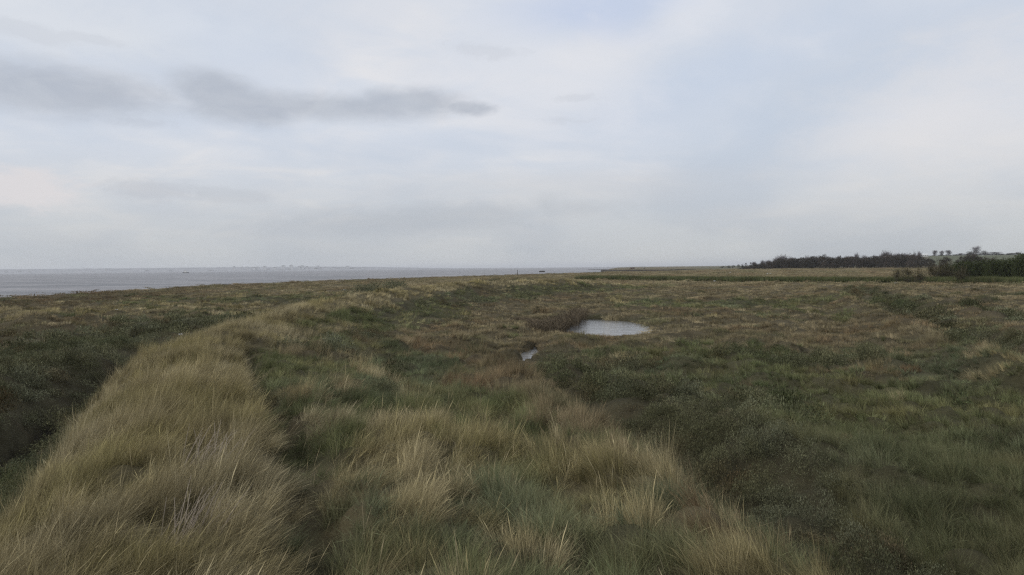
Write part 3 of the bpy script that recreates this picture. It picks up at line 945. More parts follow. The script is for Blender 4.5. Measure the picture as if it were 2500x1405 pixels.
def gn_instancer(name, coll):
    ng = bpy.data.node_groups.new(name, 'GeometryNodeTree')
    ng.interface.new_socket('Geometry', in_out='INPUT', socket_type='NodeSocketGeometry')
    ng.interface.new_socket('Geometry', in_out='OUTPUT', socket_type='NodeSocketGeometry')
    N = ng.nodes; Lk = ng.links
    gi = N.new('NodeGroupInput'); go = N.new('NodeGroupOutput')
    iop = N.new('GeometryNodeInstanceOnPoints')
    ci = N.new('GeometryNodeCollectionInfo')
    ci.inputs['Collection'].default_value = coll
    ci.inputs['Separate Children'].default_value = True
    ci.inputs['Reset Children'].default_value = True

    def attr(n, t):
        a = N.new('GeometryNodeInputNamedAttribute'); a.data_type = t
        a.inputs['Name'].default_value = n
        return a.outputs['Attribute']
    e2r = N.new('FunctionNodeEulerToRotation')
    Lk.new(attr('rot', 'FLOAT_VECTOR'), e2r.inputs[0])
    Lk.new(gi.outputs[0], iop.inputs['Points'])
    Lk.new(ci.outputs[0], iop.inputs['Instance'])
    iop.inputs['Pick Instance'].default_value = True
    Lk.new(attr('idx', 'INT'), iop.inputs['Instance Index'])
    Lk.new(e2r.outputs[0], iop.inputs['Rotation'])
    Lk.new(attr('scl', 'FLOAT_VECTOR'), iop.inputs['Scale'])
    Lk.new(iop.outputs[0], go.inputs[0])
    return ng


def stuff(name, label, cat, coll, x, y, z, rot, scl, tint):
    n = len(x)
    if n == 0:
        return None
    me = bpy.data.meshes.new(name)
    me.vertices.add(n)
    me.vertices.foreach_set('co', np.stack([x, y, z], 1).astype(np.float32).ravel())
    a = me.attributes.new('rot', 'FLOAT_VECTOR', 'POINT'); a.data.foreach_set('vector', rot.astype(np.float32).ravel())
    a = me.attributes.new('scl', 'FLOAT_VECTOR', 'POINT'); a.data.foreach_set('vector', scl.astype(np.float32).ravel())
    a = me.attributes.new('idx', 'INT', 'POINT'); a.data.foreach_set('value', rng.integers(0, NV, n).astype(np.int32))
    a = me.attributes.new('tint', 'FLOAT_COLOR', 'POINT')
    a.data.foreach_set('color', np.concatenate([tint, np.ones((n, 1))], 1).astype(np.float32).ravel())
    me.update()
    o = obj(name, me)
    md = o.modifiers.new('scatter', 'NODES')
    md.node_group = gn_instancer(name + '_scatter', coll)
    tag(o, label, cat, kind='stuff')
    return o


def scatter(r0, r1, density, a0=-41, a1=41):
    """random ground points in a ring sector around the camera's foot, density per m2"""
    A = 0.5 * R(a1 - a0) * (r1 * r1 - r0 * r0)
    n = int(A * density)
    r = np.sqrt(rng.uniform(r0 * r0, r1 * r1, n)); a = rng.uniform(R(a0), R(a1), n)
    return r * np.sin(a), r * np.cos(a)


def plant_ring(ring, r0, r1, dens, table):
    x, y = scatter(r0, r1, dens)
    # ragged ring limits so that no seam shows
    S, d, D = veg(x, y)
    z = height(x, y)
    cs = (1.05, 1.35, 2.8, 8.0)[ring]
    f1, f2, wvx, wvy, wrn = worley(x, y, cs, 900 if ring == 0 else 930 + ring)
    for q in range(6):                       # a tussock is mostly of one kind
        S[q] += 1.0 * (((wrn * (17.3 + 7.1 * q)) % 1.0) - 0.5) * (1.0 if q < 5 else 0)
    S = S + rng.gumbel(0, 0.07, S.shape)
    onleft = sstep(2.6, 1.4, d) * sstep(-6, -3, d)
    kind = np.argmax(S, 0)
    # keep off water
    pe = ((x - POND_C[0]) / POND_R[0]) ** 2 + ((y - POND_C[1]) / POND_R[1]) ** 2
    ok = (z > POND_Z + 0.0 - 0.62 * (np.hypot(x - 5, y - 57) > 22)) & (pe > 1.0)
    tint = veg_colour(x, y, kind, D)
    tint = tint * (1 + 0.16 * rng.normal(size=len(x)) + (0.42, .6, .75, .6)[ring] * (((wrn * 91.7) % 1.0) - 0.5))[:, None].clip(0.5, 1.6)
    # direction the blades lean to: combed to the right on the left bank, to the left on the right
    lean = np.interp(x / np.maximum(y, 4), [-0.75, -0.35, 0.0, 0.25, 0.7], [R(12), R(25), R(80), R(150), R(172)])
    lean = lean + 1.1 * fbm(x, y, 5, 501, 2) + 1.1 * fbm(x, y, 0.9 + .01 * D, 505, 2)
    ow = (0.95, 1.1, 1.2, 1.2)[ring] * f1 * (1 - 0.65 * onleft)
    rz_ = np.arctan2(0.8 * np.sin(lean) + ow * wvy / np.maximum(f1, .05), 0.8 * np.cos(lean) + ow * wvx / np.maximum(f1, .05))
    rz_ = rz_ + rng.normal(0, 0.38, len(x))
    gap = sstep(0.34 if ring else 0.28, 0.06, f2 - f1) * (1 - 0.6 * onleft)
    hgt = 1.0 + 0.95 * fbm(x, y, 0.8 + .012 * D, 511, 2) + 0.35 * fbm(x, y, 6, 521)
    for hx0, hy0, hr, hr2 in HOLES:
        hq = ((x - hx0) / hr) ** 2 + ((y - hy0) / hr2) ** 2
        hgt = hgt * (1 - 0.6 * np.exp(-hq / 2.2))
        ok &= rng.random(len(x)) > 1.3 * np.exp(-hq)
    hgt = hgt * (1 + 0.5 * fbm(x, y, 2.2, 531, 2) * sstep(4, 8, x - .05 * y) * (D < 60))
    hgt = hgt * (1 + 0.45 * sstep(4.5, 7, x) * sstep(24, 15, y) * (kind == 1))
    hgt = hgt * (1.18 - 0.55 * gap) * (0.78 + 0.5 * ((wrn * 37.7) % 1.0))
    ok &= rng.random(len(x)) > (0.55, 0.7, 0.85, 0.6)[ring] * gap
    gd_, _, gt_ = line_d(x, y, GULLY)
    ok &= (gd_ > 0.85 * (1.15 - .7 * gt_) + 0.25 * (wrn - .5)) | (gt_ > 0.97)
    cc_, _, _ = line_d(x, y, CHANNEL)
    ok &= (cc_ > 0.42 + 0.2 * wrn) | (y > 44)
    ck_, _, ct_ = line_d(x, y, CREEK)
    ok &= (ck_ > 0.75) | (ct_ < .5)
    fd_, _, ft_ = line_d(x, y, FURROW)
    hgt = hgt * (1 - 0.5 * np.exp(-(fd_ / 0.4) ** 2) * (ft_ > 0.02))
    ok &= rng.random(len(x)) > 0.9 * np.exp(-(fd_ / 0.22) ** 4) * (ft_ > 0.02)
    glint = np.exp(-((x - 1.1) / 1.1) ** 2) * sstep(37, 40, y) * sstep(50, 48, y)
    hgt = hgt * (1 - 0.72 * glint)
    near_pond = np.exp(-((np.sqrt(pe) - 1.15) / 0.35) ** 2) * (D < 64)
    hgt = hgt * (1 - 0.45 * near_pond)
    kmesh = np.where(((kind == 3) | (kind == 4)) & (z > 1.75) & (D < 62) & (rng.random(len(x)) < .85), 0, kind)
    for kinds, coll, name, label, cat, hs, ws, keep in table:
        m = ok & np.isin(kmesh, kinds) & (rng.random(len(x)) < keep)
        if not m.any():
            continue
        n = m.sum()
        xx, yy = x[m], y[m]
        sw = ws * rng.uniform(0.85, 1.25, n)
        shh = hs * np.clip(hgt[m], 0.45, 1.7) * rng.uniform(0.8, 1.2, n)
        rot = np.stack([rng.normal(0, .10, n), rng.normal(0, .10, n), rz_[m] if 'leafy' not in coll.name else rng.uniform(0, 6.28, n)], 1)
        stuff(name, label, cat, coll, xx, yy, z[m] - 0.02, rot, np.stack([sw, sw, shh], 1), tint[m])


LG = 'long straw-coloured grass combed by the wind over the bank'
GG = 'coarse grey-green grass growing between the straw grass'
TT = 'short brown and tan salt marsh turf'
LL = 'dark green leafy scrub filling the low ground'
plant_ring(0, 5.0, 24, 19, [([0], P_LONG0, 'straw_grass', LG + ' nearest the camera', 'grass', 1.0, 1.05, 1),
                            ([1, 5], P_GRN0, 'green_grass', GG + ' nearest the camera', 'grass', 1.0, 1.05, 1),
                            ([3, 4], P_TURF0, 'marsh_turf', TT + ' close to the camera', 'turf', 1.55, 1.1, 1),
                            ([2], P_LEAF0, 'leafy_scrub', LL + ' close to the camera', 'scrub', 1.2, 1.0, .6)])
plant_ring(1, 24, 62, 6.5, [([0], P_LONG1, 'straw_grass', LG + ' in the middle distance', 'grass', .95, 1.05, 1),
                            ([1, 5], P_GRN1, 'green_grass', GG + ' in the middle distance', 'grass', .85, 1.05, 1),
                            ([3, 4], P_TURF1, 'marsh_turf', TT + ' in the middle distance', 'turf', 1.05, 1.1, 1),
                            ([2], P_LEAF1, 'leafy_scrub', LL + ' in the middle distance', 'scrub', 1.1, 1.0, .55)])
plant_ring(2, 62, 175, 1.7, [([0], P_LONG2, 'straw_grass', LG + ' beyond the pond', 'grass', .85, 1.0, 1),
                             ([1, 5], P_LONG2, 'green_grass', GG + ' beyond the pond', 'grass', .75, 1.0, 1),
                             ([3, 4], P_TURF2, 'marsh_turf', TT + ' beyond the pond', 'turf', .9, 1.0, 1),
                             ([2], P_LEAF2, 'leafy_scrub', LL + ' beyond the pond', 'scrub', .75, .9, .45)])
plant_ring(3, 175, 760, 0.12, [([0, 1, 3, 4, 2], P_TURF3, 'marsh_turf', TT + ' stretching to the far shore', 'turf', .9, 1.0, 1)])

# dry seed stalks standing above the near grass
x, y = scatter(5, 30, 2.6)
S, d, D = veg(x, y)
kind = np.argmax(S, 0)
m = ((kind == 0) | ((kind == 1) & (rng.random(len(x)) < .25))) & (x < 4.5)
x, y, D = x[m], y[m], D[m]
n = len(x)
lean = np.interp(x / np.maximum(y, 4), [-0.75, -0.35, 0.0, 0.25, 0.7], [R(12), R(25), R(80), R(150), R(172)]) + rng.normal(0, .5, n)
stuff('seed_stalks', 'pale dry seed stalks standing above the near grass', 'grass stalks', P_STALK, x, y, height(x, y),
      np.stack([rng.normal(0, .12, n), rng.normal(0, .12, n), lean], 1), np.stack([np.ones(n), np.ones(n), rng.uniform(.7, 1.15, n)], 1),
      np.tile(np.array([[.30, .25, .15]]), (n, 1)) * rng.uniform(.7, 1.15, n)[:, None])
# reed belt
t = rng.random(4200)
i_ = np.minimum((t * (len(REEDS) - 1)).astype(int), len(REEDS) - 2); f_ = t * (len(REEDS) - 1) - i_
Rp = np.array(REEDS)
px_ = Rp[i_] * (1 - f_)[:, None] + Rp[i_ + 1] * f_[:, None] + rng.normal(0, 2.3, (4200, 2))
n = 4200
tn = np.tile(np.array([[.080, .094, .040]]), (n, 1)) * (1 + .9 * fbm(px_[:, 0], px_[:, 1], 6, 71)).clip(.4, 1.6)[:, None]
stuff('reeds', 'belt of dark green reeds along the far ditch', 'reeds', P_REED, px_[:, 0], px_[:, 1], height(px_[:, 0], px_[:, 1]),
      np.stack([np.zeros(n), np.zeros(n), rng.uniform(0, 6.28, n)], 1), np.stack([np.ones(n), np.ones(n), rng.uniform(.95, 1.5, n)], 1), tn)

#@@THINGS@@
# ------------------------------------------------------------------ materials of things


def tree_mat(name, colr, spread=0.5):
    m, B = new_mat(name)
    v = B.n('ShaderNodeAttribute', attribute_type='GEOMETRY', attribute_name='shade')
    s2 = B.n('ShaderNodeSeparateColor')
    B.nt.links.new(v.outputs['Color'], s2.inputs[0])
    k = B.rng(s2.outputs[0], 0.0, 1.0, 1.0 - spread, 1.0 + spread, False)
    c = B.mix(1.0, (*colr, 1.0), B.comb(k, k, k), 'MULTIPLY')
    d = B.n('ShaderNodeBsdfDiffuse'); B.put(d.inputs[0], c)
    o = B.n('ShaderNodeOutputMaterial'); B.nt.links.new(d.outputs[0], o.inputs[0])
    return m


M_DARKBUSH = tree_mat('dark_thicket_twigs', (.055, .048, .039))
M_BARE_HAZED = tree_mat('bare_twigs', (.20, .185, .195))  # twig grey lightened towards haze, painted into the albedo
M_GREENBUSH = tree_mat('evergreen_leaves', (.050, .060, .026))
M_TWIGGY = tree_mat('brown_twigs', (.085, .075, .047))
M_REDTWIG = tree_mat('red_brown_twigs', (.112, .090, .062), 0.7)
M_STEM = tree_mat('dead_stems', (.33, .28, .22), .4)
M_BARK = simple('bark', (.07, .06, .05), 0.9, 0.1)
M_STONE = simple('dark_wet_stone', (.055, .048, .042), 0.8, 0.3, 0.4, 0.6, 0.4)
M_BRICK = simple('weathered_brick', (.13, .085, .065), 0.9, 0.2, 0.3, 1.0, 0.3)
M_WOOD = simple('weathered_wood', (.10, .09, .08), 0.9, 0.2, 0.3, 4.0, 0.3)
M_HULL = simple('black_hull_paint', (.018, .018, .022), 0.6, 0.3)
M_WHITE = simple('white_paint', (.72, .72, .70), 0.5, 0.4, 0.08)
M_GLASS = simple('dark_glass', (.03, .035, .04), 0.15, 0.5, 0.1)
M_LITTER = simple('white_plastic', (.75, .76, .76), 0.4, 0.4, 0.1)
M_TOWN_HAZED = simple('haze_paled_concrete', (.66, .66, .66), 0.85, 0.2, 0.2, 0.05)  # concrete paled: distance haze put into its colour
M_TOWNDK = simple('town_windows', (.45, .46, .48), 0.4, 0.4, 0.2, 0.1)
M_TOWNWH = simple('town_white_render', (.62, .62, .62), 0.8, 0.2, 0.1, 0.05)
M_SLATE = simple('grey_roof', (.13, .125, .12), 0.8, 0.2, 0.2, 0.2)
M_FEATHER = simple('white_grey_feathers', (.6, .6, .6), 0.7, 0.2, 0.1)
M_RUST = simple('rusty_iron', (.16, .08, .05), 0.8, 0.2, 0.3)

# ------------------------------------------------------------------ far shore and its town
pr = [(-500, 9.0), (-200, 9.5), (0, 9.0), (150, 8.6), (300, 8.2), (400, 8.3), (560, 8.0), (650, 7.6), (720, 7.4), (800, 6.6), (880, 5.0),
      (950, 3.6), (1020, 2.4), (1100, 1.3), (1200, .7), (1330, .2)]
D_T = 9000.0
V = []
cols = []
xs = np.linspace(-500, 1330, 380)
for q, px in enumerate(xs):
    h = np.interp(px, [a for a, b in pr], [b for a, b in pr]) * D_T / F_PX
    h = max(0.5, h + 10.0 * min(1, h / 20) + float(fbm(np.array([px]), np.array([0.0]), 14, 5, 3)[0]) * 5 * min(1, h / 20))
    X = (px - 1250) / F_PX * D_T
    V += [(X, D_T - 500, -0.5), (X, D_T - 480, 2.0 if h > 3 else .5), (X, D_T - 100, h * .8), (X, D_T + 500, h), (X, D_T + 1500, h * .6)]
n_ = len(xs)
F = [(q * 5 + k, q * 5 + k + 1, (q + 1) * 5 + k + 1, (q + 1) * 5 + k) for q in range(n_ - 1) for k in range(4)]
M_FARLAND_HAZED, B = new_mat('haze_paled_wooded_land')
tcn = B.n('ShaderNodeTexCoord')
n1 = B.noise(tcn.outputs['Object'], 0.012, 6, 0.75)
c = B.mix(B.rng(n1, 0.42, 0.60), (.27, .275, .29), (.38, .38, .39))  # wooded land painted pale and bluish, haze included in the colour
p = B.n('ShaderNodeBsdfDiffuse'); B.put(p.inputs[0], c)
o = B.n('ShaderNodeOutputMaterial'); B.nt.links.new(p.outputs[0], o.inputs[0])
me = mesh_np('far_shore', V, F, M_FARLAND_HAZED, True)
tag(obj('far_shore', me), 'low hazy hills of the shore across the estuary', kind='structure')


def loft(sections):
    """sections: list of rings (same count) -> closed hull"""
    n = len(sections[0]); V = [p for s in sections for p in s]; F = []
    for a in range(len(sections) - 1):
        for k in range(n):
            F.append((a * n + k, a * n + (k + 1) % n, (a + 1) * n + (k + 1) % n, (a + 1) * n + k))
    F.append(tuple(range(n))[::-1]); F.append(tuple((len(sections) - 1) * n + k for k in range(n)))
    return V, F


def box(V, F, x0, x1, y0, y1, z0, z1, taper=0.0):
    b = len(V)
    tx = (x1 - x0) * taper / 2; ty = (y1 - y0) * taper / 2
    V += [(x0, y0, z0), (x1, y0, z0), (x1, y1, z0), (x0, y1, z0), (x0 + tx, y0 + ty, z1), (x1 - tx, y0 + ty, z1), (x1 - tx, y1 - ty, z1), (x0 + tx, y1 - ty, z1)]
    F += [(b, b + 3, b + 2, b + 1), (b + 4, b + 5, b + 6, b + 7), (b, b + 1, b + 5, b + 4), (b + 1, b + 2, b + 6, b + 5), (b + 2, b + 3, b + 7, b + 6), (b + 3, b, b + 4, b + 7)]


def block(px0, px1, ytop, label, plant=True, wallmat=M_TOWN_HAZED, floors=None, D=9000.0, base=None, group=None):
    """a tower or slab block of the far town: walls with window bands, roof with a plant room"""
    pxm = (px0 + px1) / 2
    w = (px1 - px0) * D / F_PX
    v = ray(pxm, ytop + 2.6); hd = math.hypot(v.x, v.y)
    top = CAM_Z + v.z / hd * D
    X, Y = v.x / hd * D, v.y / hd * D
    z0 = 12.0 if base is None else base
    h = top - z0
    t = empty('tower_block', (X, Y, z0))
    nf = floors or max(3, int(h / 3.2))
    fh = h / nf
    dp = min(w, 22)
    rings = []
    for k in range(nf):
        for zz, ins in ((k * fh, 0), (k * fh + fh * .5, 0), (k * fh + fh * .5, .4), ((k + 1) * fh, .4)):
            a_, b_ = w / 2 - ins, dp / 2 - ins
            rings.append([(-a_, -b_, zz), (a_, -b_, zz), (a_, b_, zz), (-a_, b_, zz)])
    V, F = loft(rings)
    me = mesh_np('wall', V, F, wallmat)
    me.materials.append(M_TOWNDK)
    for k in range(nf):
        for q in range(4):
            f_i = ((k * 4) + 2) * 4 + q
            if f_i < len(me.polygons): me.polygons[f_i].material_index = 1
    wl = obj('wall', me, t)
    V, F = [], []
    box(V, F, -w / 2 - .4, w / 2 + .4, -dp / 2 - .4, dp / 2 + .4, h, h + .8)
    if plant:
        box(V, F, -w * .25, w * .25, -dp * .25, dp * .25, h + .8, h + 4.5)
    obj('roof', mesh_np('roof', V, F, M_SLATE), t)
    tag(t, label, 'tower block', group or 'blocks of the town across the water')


block(569, 574, 649, 'thin hazy tower block standing alone at the left of the far town')
block(589, 593, 650, 'second thin hazy tower from the left end of the far town')
block(601, 606, 649.5, 'third thin hazy tower from the left end of the far town')
block(613, 624, 651, 'low wide hazy block just right of three thin towers')
block(624, 633, 650.2, 'low hazy block touching the right side of the lower wide one')
block(642, 650, 648.5, 'square hazy tower with a flat dark cap left of the town middle')
block(665, 675, 651, 'low hazy block between the square capped tower and the wide tower')
block(687, 696, 647, 'wide hazy tower with flat roof left of the tallest one')
block(707, 715, 645.5, 'tallest hazy tower block in the middle of the far town')
block(727, 733, 648.5, 'hazy block stepping up just right of the tallest tower')
block(733, 742, 647.2, 'broad hazy block right of the stepped one beside the tallest tower')
block(745, 753, 649, 'hazy block in the gap before the long white roof')
block(757, 771, 649, 'long low building with a pale white roof in the far town', False, M_TOWNWH)
block(773, 780, 647.5, 'narrow hazy tower just right of the long white roofed building')
block(790, 800, 650.5, 'low hazy block right of the narrow tower in the far town')
block(808, 820, 651, 'low long hazy block towards the right end of the far town')
block(831, 838, 650.5, 'small hazy block left of the last tower of the far town')
block(844, 853, 648.2, 'last hazy tower with a wide cap at the right end of the far town')
block(256, 262, 655.0, 'lone faint block on the far shore well left of the boat', base=18)
block(870, 892, 652.6, 'low pale waterfront building past the last tower', False, M_TOWNWH, base=3)


def house_mesh():
    V, F = [], []
    box(V, F, -6, 6, -4, 4, 0, 5.5)
    wl = mesh_np('wall', V, F, M_TOWNWH)
    V = [(-6.4, -4.5, 5.4), (6.4, -4.5, 5.4), (6.4, 4.5, 5.4), (-6.4, 4.5, 5.4), (-6.4, 0, 8.5), (6.4, 0, 8.5)]
    F = [(0, 1, 5, 4), (2, 3, 4, 5), (0, 4, 3), (1, 2, 5), (0, 3, 2, 1)]
    rf = mesh_np('roof', V, F, M_SLATE)
    V, F = [], []
    for x0 in (-4.5, 1.5):
        for z0 in (1.0, 3.4):
            box(V, F, x0, x0 + 2.2, -4.08, -4.0 - .005, z0, z0 + 1.3)
    return wl, rf, mesh_np('window_band', V, F, M_TOWNDK)


wl, rf, wn = house_mesh()
rr_ = random.Random(5)
for k in range(64):
    px = rr_.uniform(-10, 900)
    hh = np.interp(px, [a for a, b in pr], [b for a, b in pr]) * D_T / F_PX
    t_ = rr_.random()
    Yd = D_T - 430 + 400 * t_
    z0 = 2.0 + (hh * .66 - 2) * t_ * .9 - 1
    h_ = empty('house', ((px - 1250) / F_PX * Yd, Yd, z0))
    sc_ = rr_.uniform(1.0, 2.6)
    h_.scale = (sc_ * 1.3, sc_, sc_)
    for nm, m_ in (('wall', wl), ('roof', rf)):
        obj(nm, m_, h_)
    tag(h_, 'small pale house on the hazy shore across the water', 'house', 'pale houses along the far shore')

# ------------------------------------------------------------------ boat, hulk, post, breakwater


def hull_sections(L, Bm, H, bow=1.0):
    out = []
    for t in np.linspace(0, 1, 12):
        x = (t - .5) * L
        w = Bm / 2 * (1 - max(0, (t - .6) / .4) ** 2 * bow * .97) * (0.8 + .2 * min(1, t / .15))
        sh = H * (1 + .5 * max(0, t - .55) ** 1.3 + .12 * max(0, .2 - t))
        out.append([(x, -w, sh), (x, -w * .8, .3 * H), (x, -w * .25, -0.6), (x, w * .25, -.6), (x, w * .8, .3 * H), (x, w, sh)])
    return out


bx_, by_ = G(454, 667.2, 0.0)
bt = empty('boat', (bx_, by_, 0), R(4))
V, F = loft(hull_sections(34, 8, 2.6))
obj('hull', mesh_np('hull', V, F, M_HULL), bt)
V, F = [], []
box(V, F, -10, 6, -3, 3, 2.2, 6.6); box(V, F, -7.5, 2.5, -2.4, 2.4, 6.6, 11.5, .15)
wh = obj('wheelhouse', mesh_np('wheelhouse', V, F, M_WHITE), bt)
V, F = [], []
box(V, F, -5.8, -.7, -2.36, -2.2, 8.2, 9.2)
obj('window', mesh_np('window', V, F, M_GLASS), wh)
V, F = [], []
box(V, F, -3.2, -2.9, -.15, .15, 10.4, 17); box(V, F, -4.5, -1.5, -.06, .06, 14.5, 14.7)
obj('mast', mesh_np('mast', V, F, M_WHITE), bt)
V, F = [], []
box(V, F, 9, 9.4, -.2, .2, 2.6, 9.5); box(V, F, 4, 9.2, -.08, .08, 8.2, 8.4)
obj('derrick', mesh_np('derrick', V, F, M_WHITE), bt)
V, F = [], []
box(V, F, -16.5, -11, -2.5, 2.5, 2.5, 3.6, .1)
obj('deck_gear', mesh_np('deck_gear', V, F, M_HULL), bt)
bt.scale = (.62, .8, .8)
tag(bt, 'small dark hulled boat with white wheelhouse out on the grey water', 'boat')

hx_, hy_ = G(1323, 665.0, 0.0)
hk = empty('hulk', (hx_, hy_, 0), R(2))
V, F = loft([[(x, -1.6 * w, z), (x, -1.3 * w, -.6), (x, 1.3 * w, -.6), (x, 1.6 * w, z)] for x, w, z in
             ((-4.3, .5, .5), (-3.4, .9, 1.5), (-2, 1, 1.75), (1, 1, 1.7), (3.3, 1, 1.8), (4.0, .95, 1.6), (4.2, .9, .4))])
obj('hull', mesh_np('hull', V, F, M_STONE), hk)
V, F = [], []
for x0 in (-2.4, -.4, 1.6):
    box(V, F, x0, x0 + 1.2, -.9, .9, 1.6, 1.95, .1)
obj('hatch', mesh_np('hatch', V, F, M_HULL), hk)
tag(hk, 'low dark block of a hulk lying in the water off the marsh', 'hulk')

pox, poy = G(1263.5, 673.5, 1.4)
pz = float(height(np.array([pox]), np.array([poy]))[0])
pt = empty('marker_post', (pox, poy, pz - .1))
V, F = loft([[(r_q * math.cos(a_), r_q * math.sin(a_), z_) for a_ in np.linspace(0, 2 * math.pi, 8, endpoint=False)] for z_, r_q in ((0, .24), (1.4, .22), (2.9, .2), (3.0, .12))])
obj('pole', mesh_np('pole', V, F, M_WOOD), pt)
V, F = loft([[(r_q * math.cos(a_), r_q * math.sin(a_), z_) for a_ in np.linspace(0, 2 * math.pi, 8, endpoint=False)] for z_, r_q in ((3.0, .05), (3.45, .05), (3.5, .24), (3.75, .30), (3.95, .18))])
obj('topmark', mesh_np('topmark', V, F, M_WOOD), pt)
tag(pt, 'upright dark post with a small knob on top at the marsh edge', 'post')

# breakwater of dumped stones at the end of the far point


def rocks(name, p0, p1, n, size, h, mat, label, cat):
    V, F = [], []
    for k in range(n):
        t = (k + .5) / n
        cx = p0[0] * (1 - t) + p1[0] * t; cy = p0[1] * (1 - t) + p1[1] * t
        for j in range(3):
            s_ = size * rr_.uniform(.6, 1.3)
            ox, oy = rr_.uniform(-1, 1) * size * .6, rr_.uniform(-1.2, 1.2) * size
            base = len(V)
            for zz, q in ((-.6, 1.0), (h * rr_.uniform(.4, .7), .95), (h * rr_.uniform(.8, 1.1), .5)):
                for m in range(6):
                    a_ = m * math.pi / 3 + k + j
                    V.append((cx + ox + s_ * q * math.cos(a_) * rr_.uniform(.8, 1.2), cy + oy + s_ * q * math.sin(a_) * rr_.uniform(.8, 1.2), zz))
            for L_ in range(2):
                for m in range(6):
                    F.append((base + L_ * 6 + m, base + L_ * 6 + (m + 1) % 6, base + L_ * 6 + 6 + (m + 1) % 6, base + L_ * 6 + 6 + m))
            F.append(tuple(base + 12 + m for m in range(6)))
    o = obj(name, mesh_np(name, V, F, mat))
    tag(o, label, cat)


g0 = G(1436, 659.6, 0.0); g1 = G(1500, 658.9, 0.0)
rocks('breakwater', g0, g1, 34, 1.5, .8, M_STONE, 'thin low line of dark stones running out from the far point', 'breakwater')

# old sea wall: stepped stone with buttresses and a coping
w0 = G(1468, 664.2, 0.2); w1 = G(1560, 664.0, 0.25); w2 = G(1640, 663.6, .3); w3 = G(1700, 661.8, .3)
sw = empty('sea_wall', (w0[0], w0[1], 0))


def wall_run(pts, z0, z1, th, lip=0.0, step=3.0):
    rings = []
    for a, b in zip(pts[:-1], pts[1:]):
        L = math.hypot(b[0] - a[0], b[1] - a[1]); n = max(1, int(L / step))
        ux, uy = (b[0] - a[0]) / L, (b[1] - a[1]) / L
        for k in range(n):
            s_ = k * L / n
            zz = z1 + rr_.uniform(-.15, .15)
            t_ = th / 2 + lip + rr_.uniform(-.1, .25)
            px_, py_ = a[0] + ux * s_ - w0[0], a[1] + uy * s_ - w0[1]
            rings.append([(px_ + uy * t_, py_ - ux * t_, z0), (px_ + uy * t_, py_ - ux * t_, zz), (px_ - uy * t_, py_ + ux * t_, zz), (px_ - uy * t_, py_ + ux * t_, z0)])
    return loft(rings)


V, F = wall_run([w0, w1, w2, w3], -1.0, 2.25, 1.2)
obj('wall', mesh_np('wall', V, F, M_STONE), sw)
V, F = wall_run([w0, w1, w2, w3], 2.36, 2.62, 1.2, .12, 5)
obj('coping', mesh_np('coping', V, F, M_WOOD), sw)
tag(sw, 'long low dark stone sea wall at the edge of the far marsh', 'sea wall')


def hut(px, py, w, dp, h, mat, label, D, roofmat=None, cat='building', name='hut', gable=False, rz=0.0):
    v = ray(px, py); hd = math.hypot(v.x, v.y)
    X, Y = v.x / hd * D, v.y / hd * D
    z = float(height(np.array([X]), np.array([Y]))[0]) - .3
    t = empty(name, (X, Y, z), rz)
    V, F = [], []
    box(V, F, -w / 2, w / 2, -dp / 2, dp / 2, 0, h)
    obj('wall', mesh_np('wall', V, F, mat), t)
    V, F = [], []
    if gable:
        e = .3
        V = [(-w / 2 - e, -dp / 2 - e, h), (w / 2 + e, -dp / 2 - e, h), (w / 2 + e, dp / 2 + e, h), (-w / 2 - e, dp / 2 + e, h), (-w / 2 - e, 0, h + dp * .3), (w / 2 + e, 0, h + dp * .3)]
        F = [(0, 1, 5, 4), (2, 3, 4, 5), (0, 4, 3), (1, 2, 5), (0, 3, 2, 1)]
    else:
        box(V, F, -w / 2 - .25, w / 2 + .25, -dp / 2 - .25, dp / 2 + .25, h + .003, h + .4)
    obj('roof', mesh_np('roof', V, F, roofmat or mat), t)
    nw = max(1, int(w / 3.2))
    for q in range(nw):
        V, F = [], []
        xc = -w / 2 + w * (q + .5) / nw
        box(V, F, xc - .6, xc + .6, -dp / 2 - .06, -dp / 2 + .1, h * .45, h * .8)
        obj('window', mesh_np('window', V, F, M_GLASS), t)
    tag(t, label, cat)
    return t


hut(1544, 657, 7.5, 6, 2.9, M_BRICK, 'small square dark brick building on the far point beyond the sea wall', 1420, M_BRICK)
hut(1573, 656.5, 2.2, 2.2, 1.7, M_STONE, 'tiny dark hut just right of the brick building', 1500, M_STONE)
hut(2254, 629, 13, 7, 3.0, M_WHITE, 'white bungalow with pale roof on the rise above the dark wood end', 1480, M_WHITE, 'house', 'bungalow', True, R(3))
hut(2179, 628, 15, 7, 2.6, M_WHITE, 'long pale shed roof showing above the dark wood', 1500, M_TOWNWH, 'shed', 'shed', True, R(-2))
hut(1885, 640, 9, 7, 4.5, M_TOWNWH, 'pale gabled house glimpsed behind trees left of the wood', 1300, M_SLATE, 'house', 'house', True, R(5))

# ------------------------------------------------------------------ trees and bushes


def limb(V, F, p, q, r0, r1, n=5):
    p = np.array(p, float); q = np.array(q, float)
    d_ = q - p; d_ /= np.linalg.norm(d_) + 1e-9
    a = np.cross(d_, [0.3, 0.5, 0.8]); a /= np.linalg.norm(a); b = np.cross(d_, a)
    bse = len(V)
    for c_, r_1 in ((p, r0), (q, r1)):
        for k in range(n):
            t = 2 * math.pi * k / n
            V.append(tuple(c_ + a * r_1 * math.cos(t) + b * r_1 * math.sin(t)))
    for k in range(n):
        F.append((bse + k, bse + (k + 1) % n, bse + n + (k + 1) % n, bse + n + k))


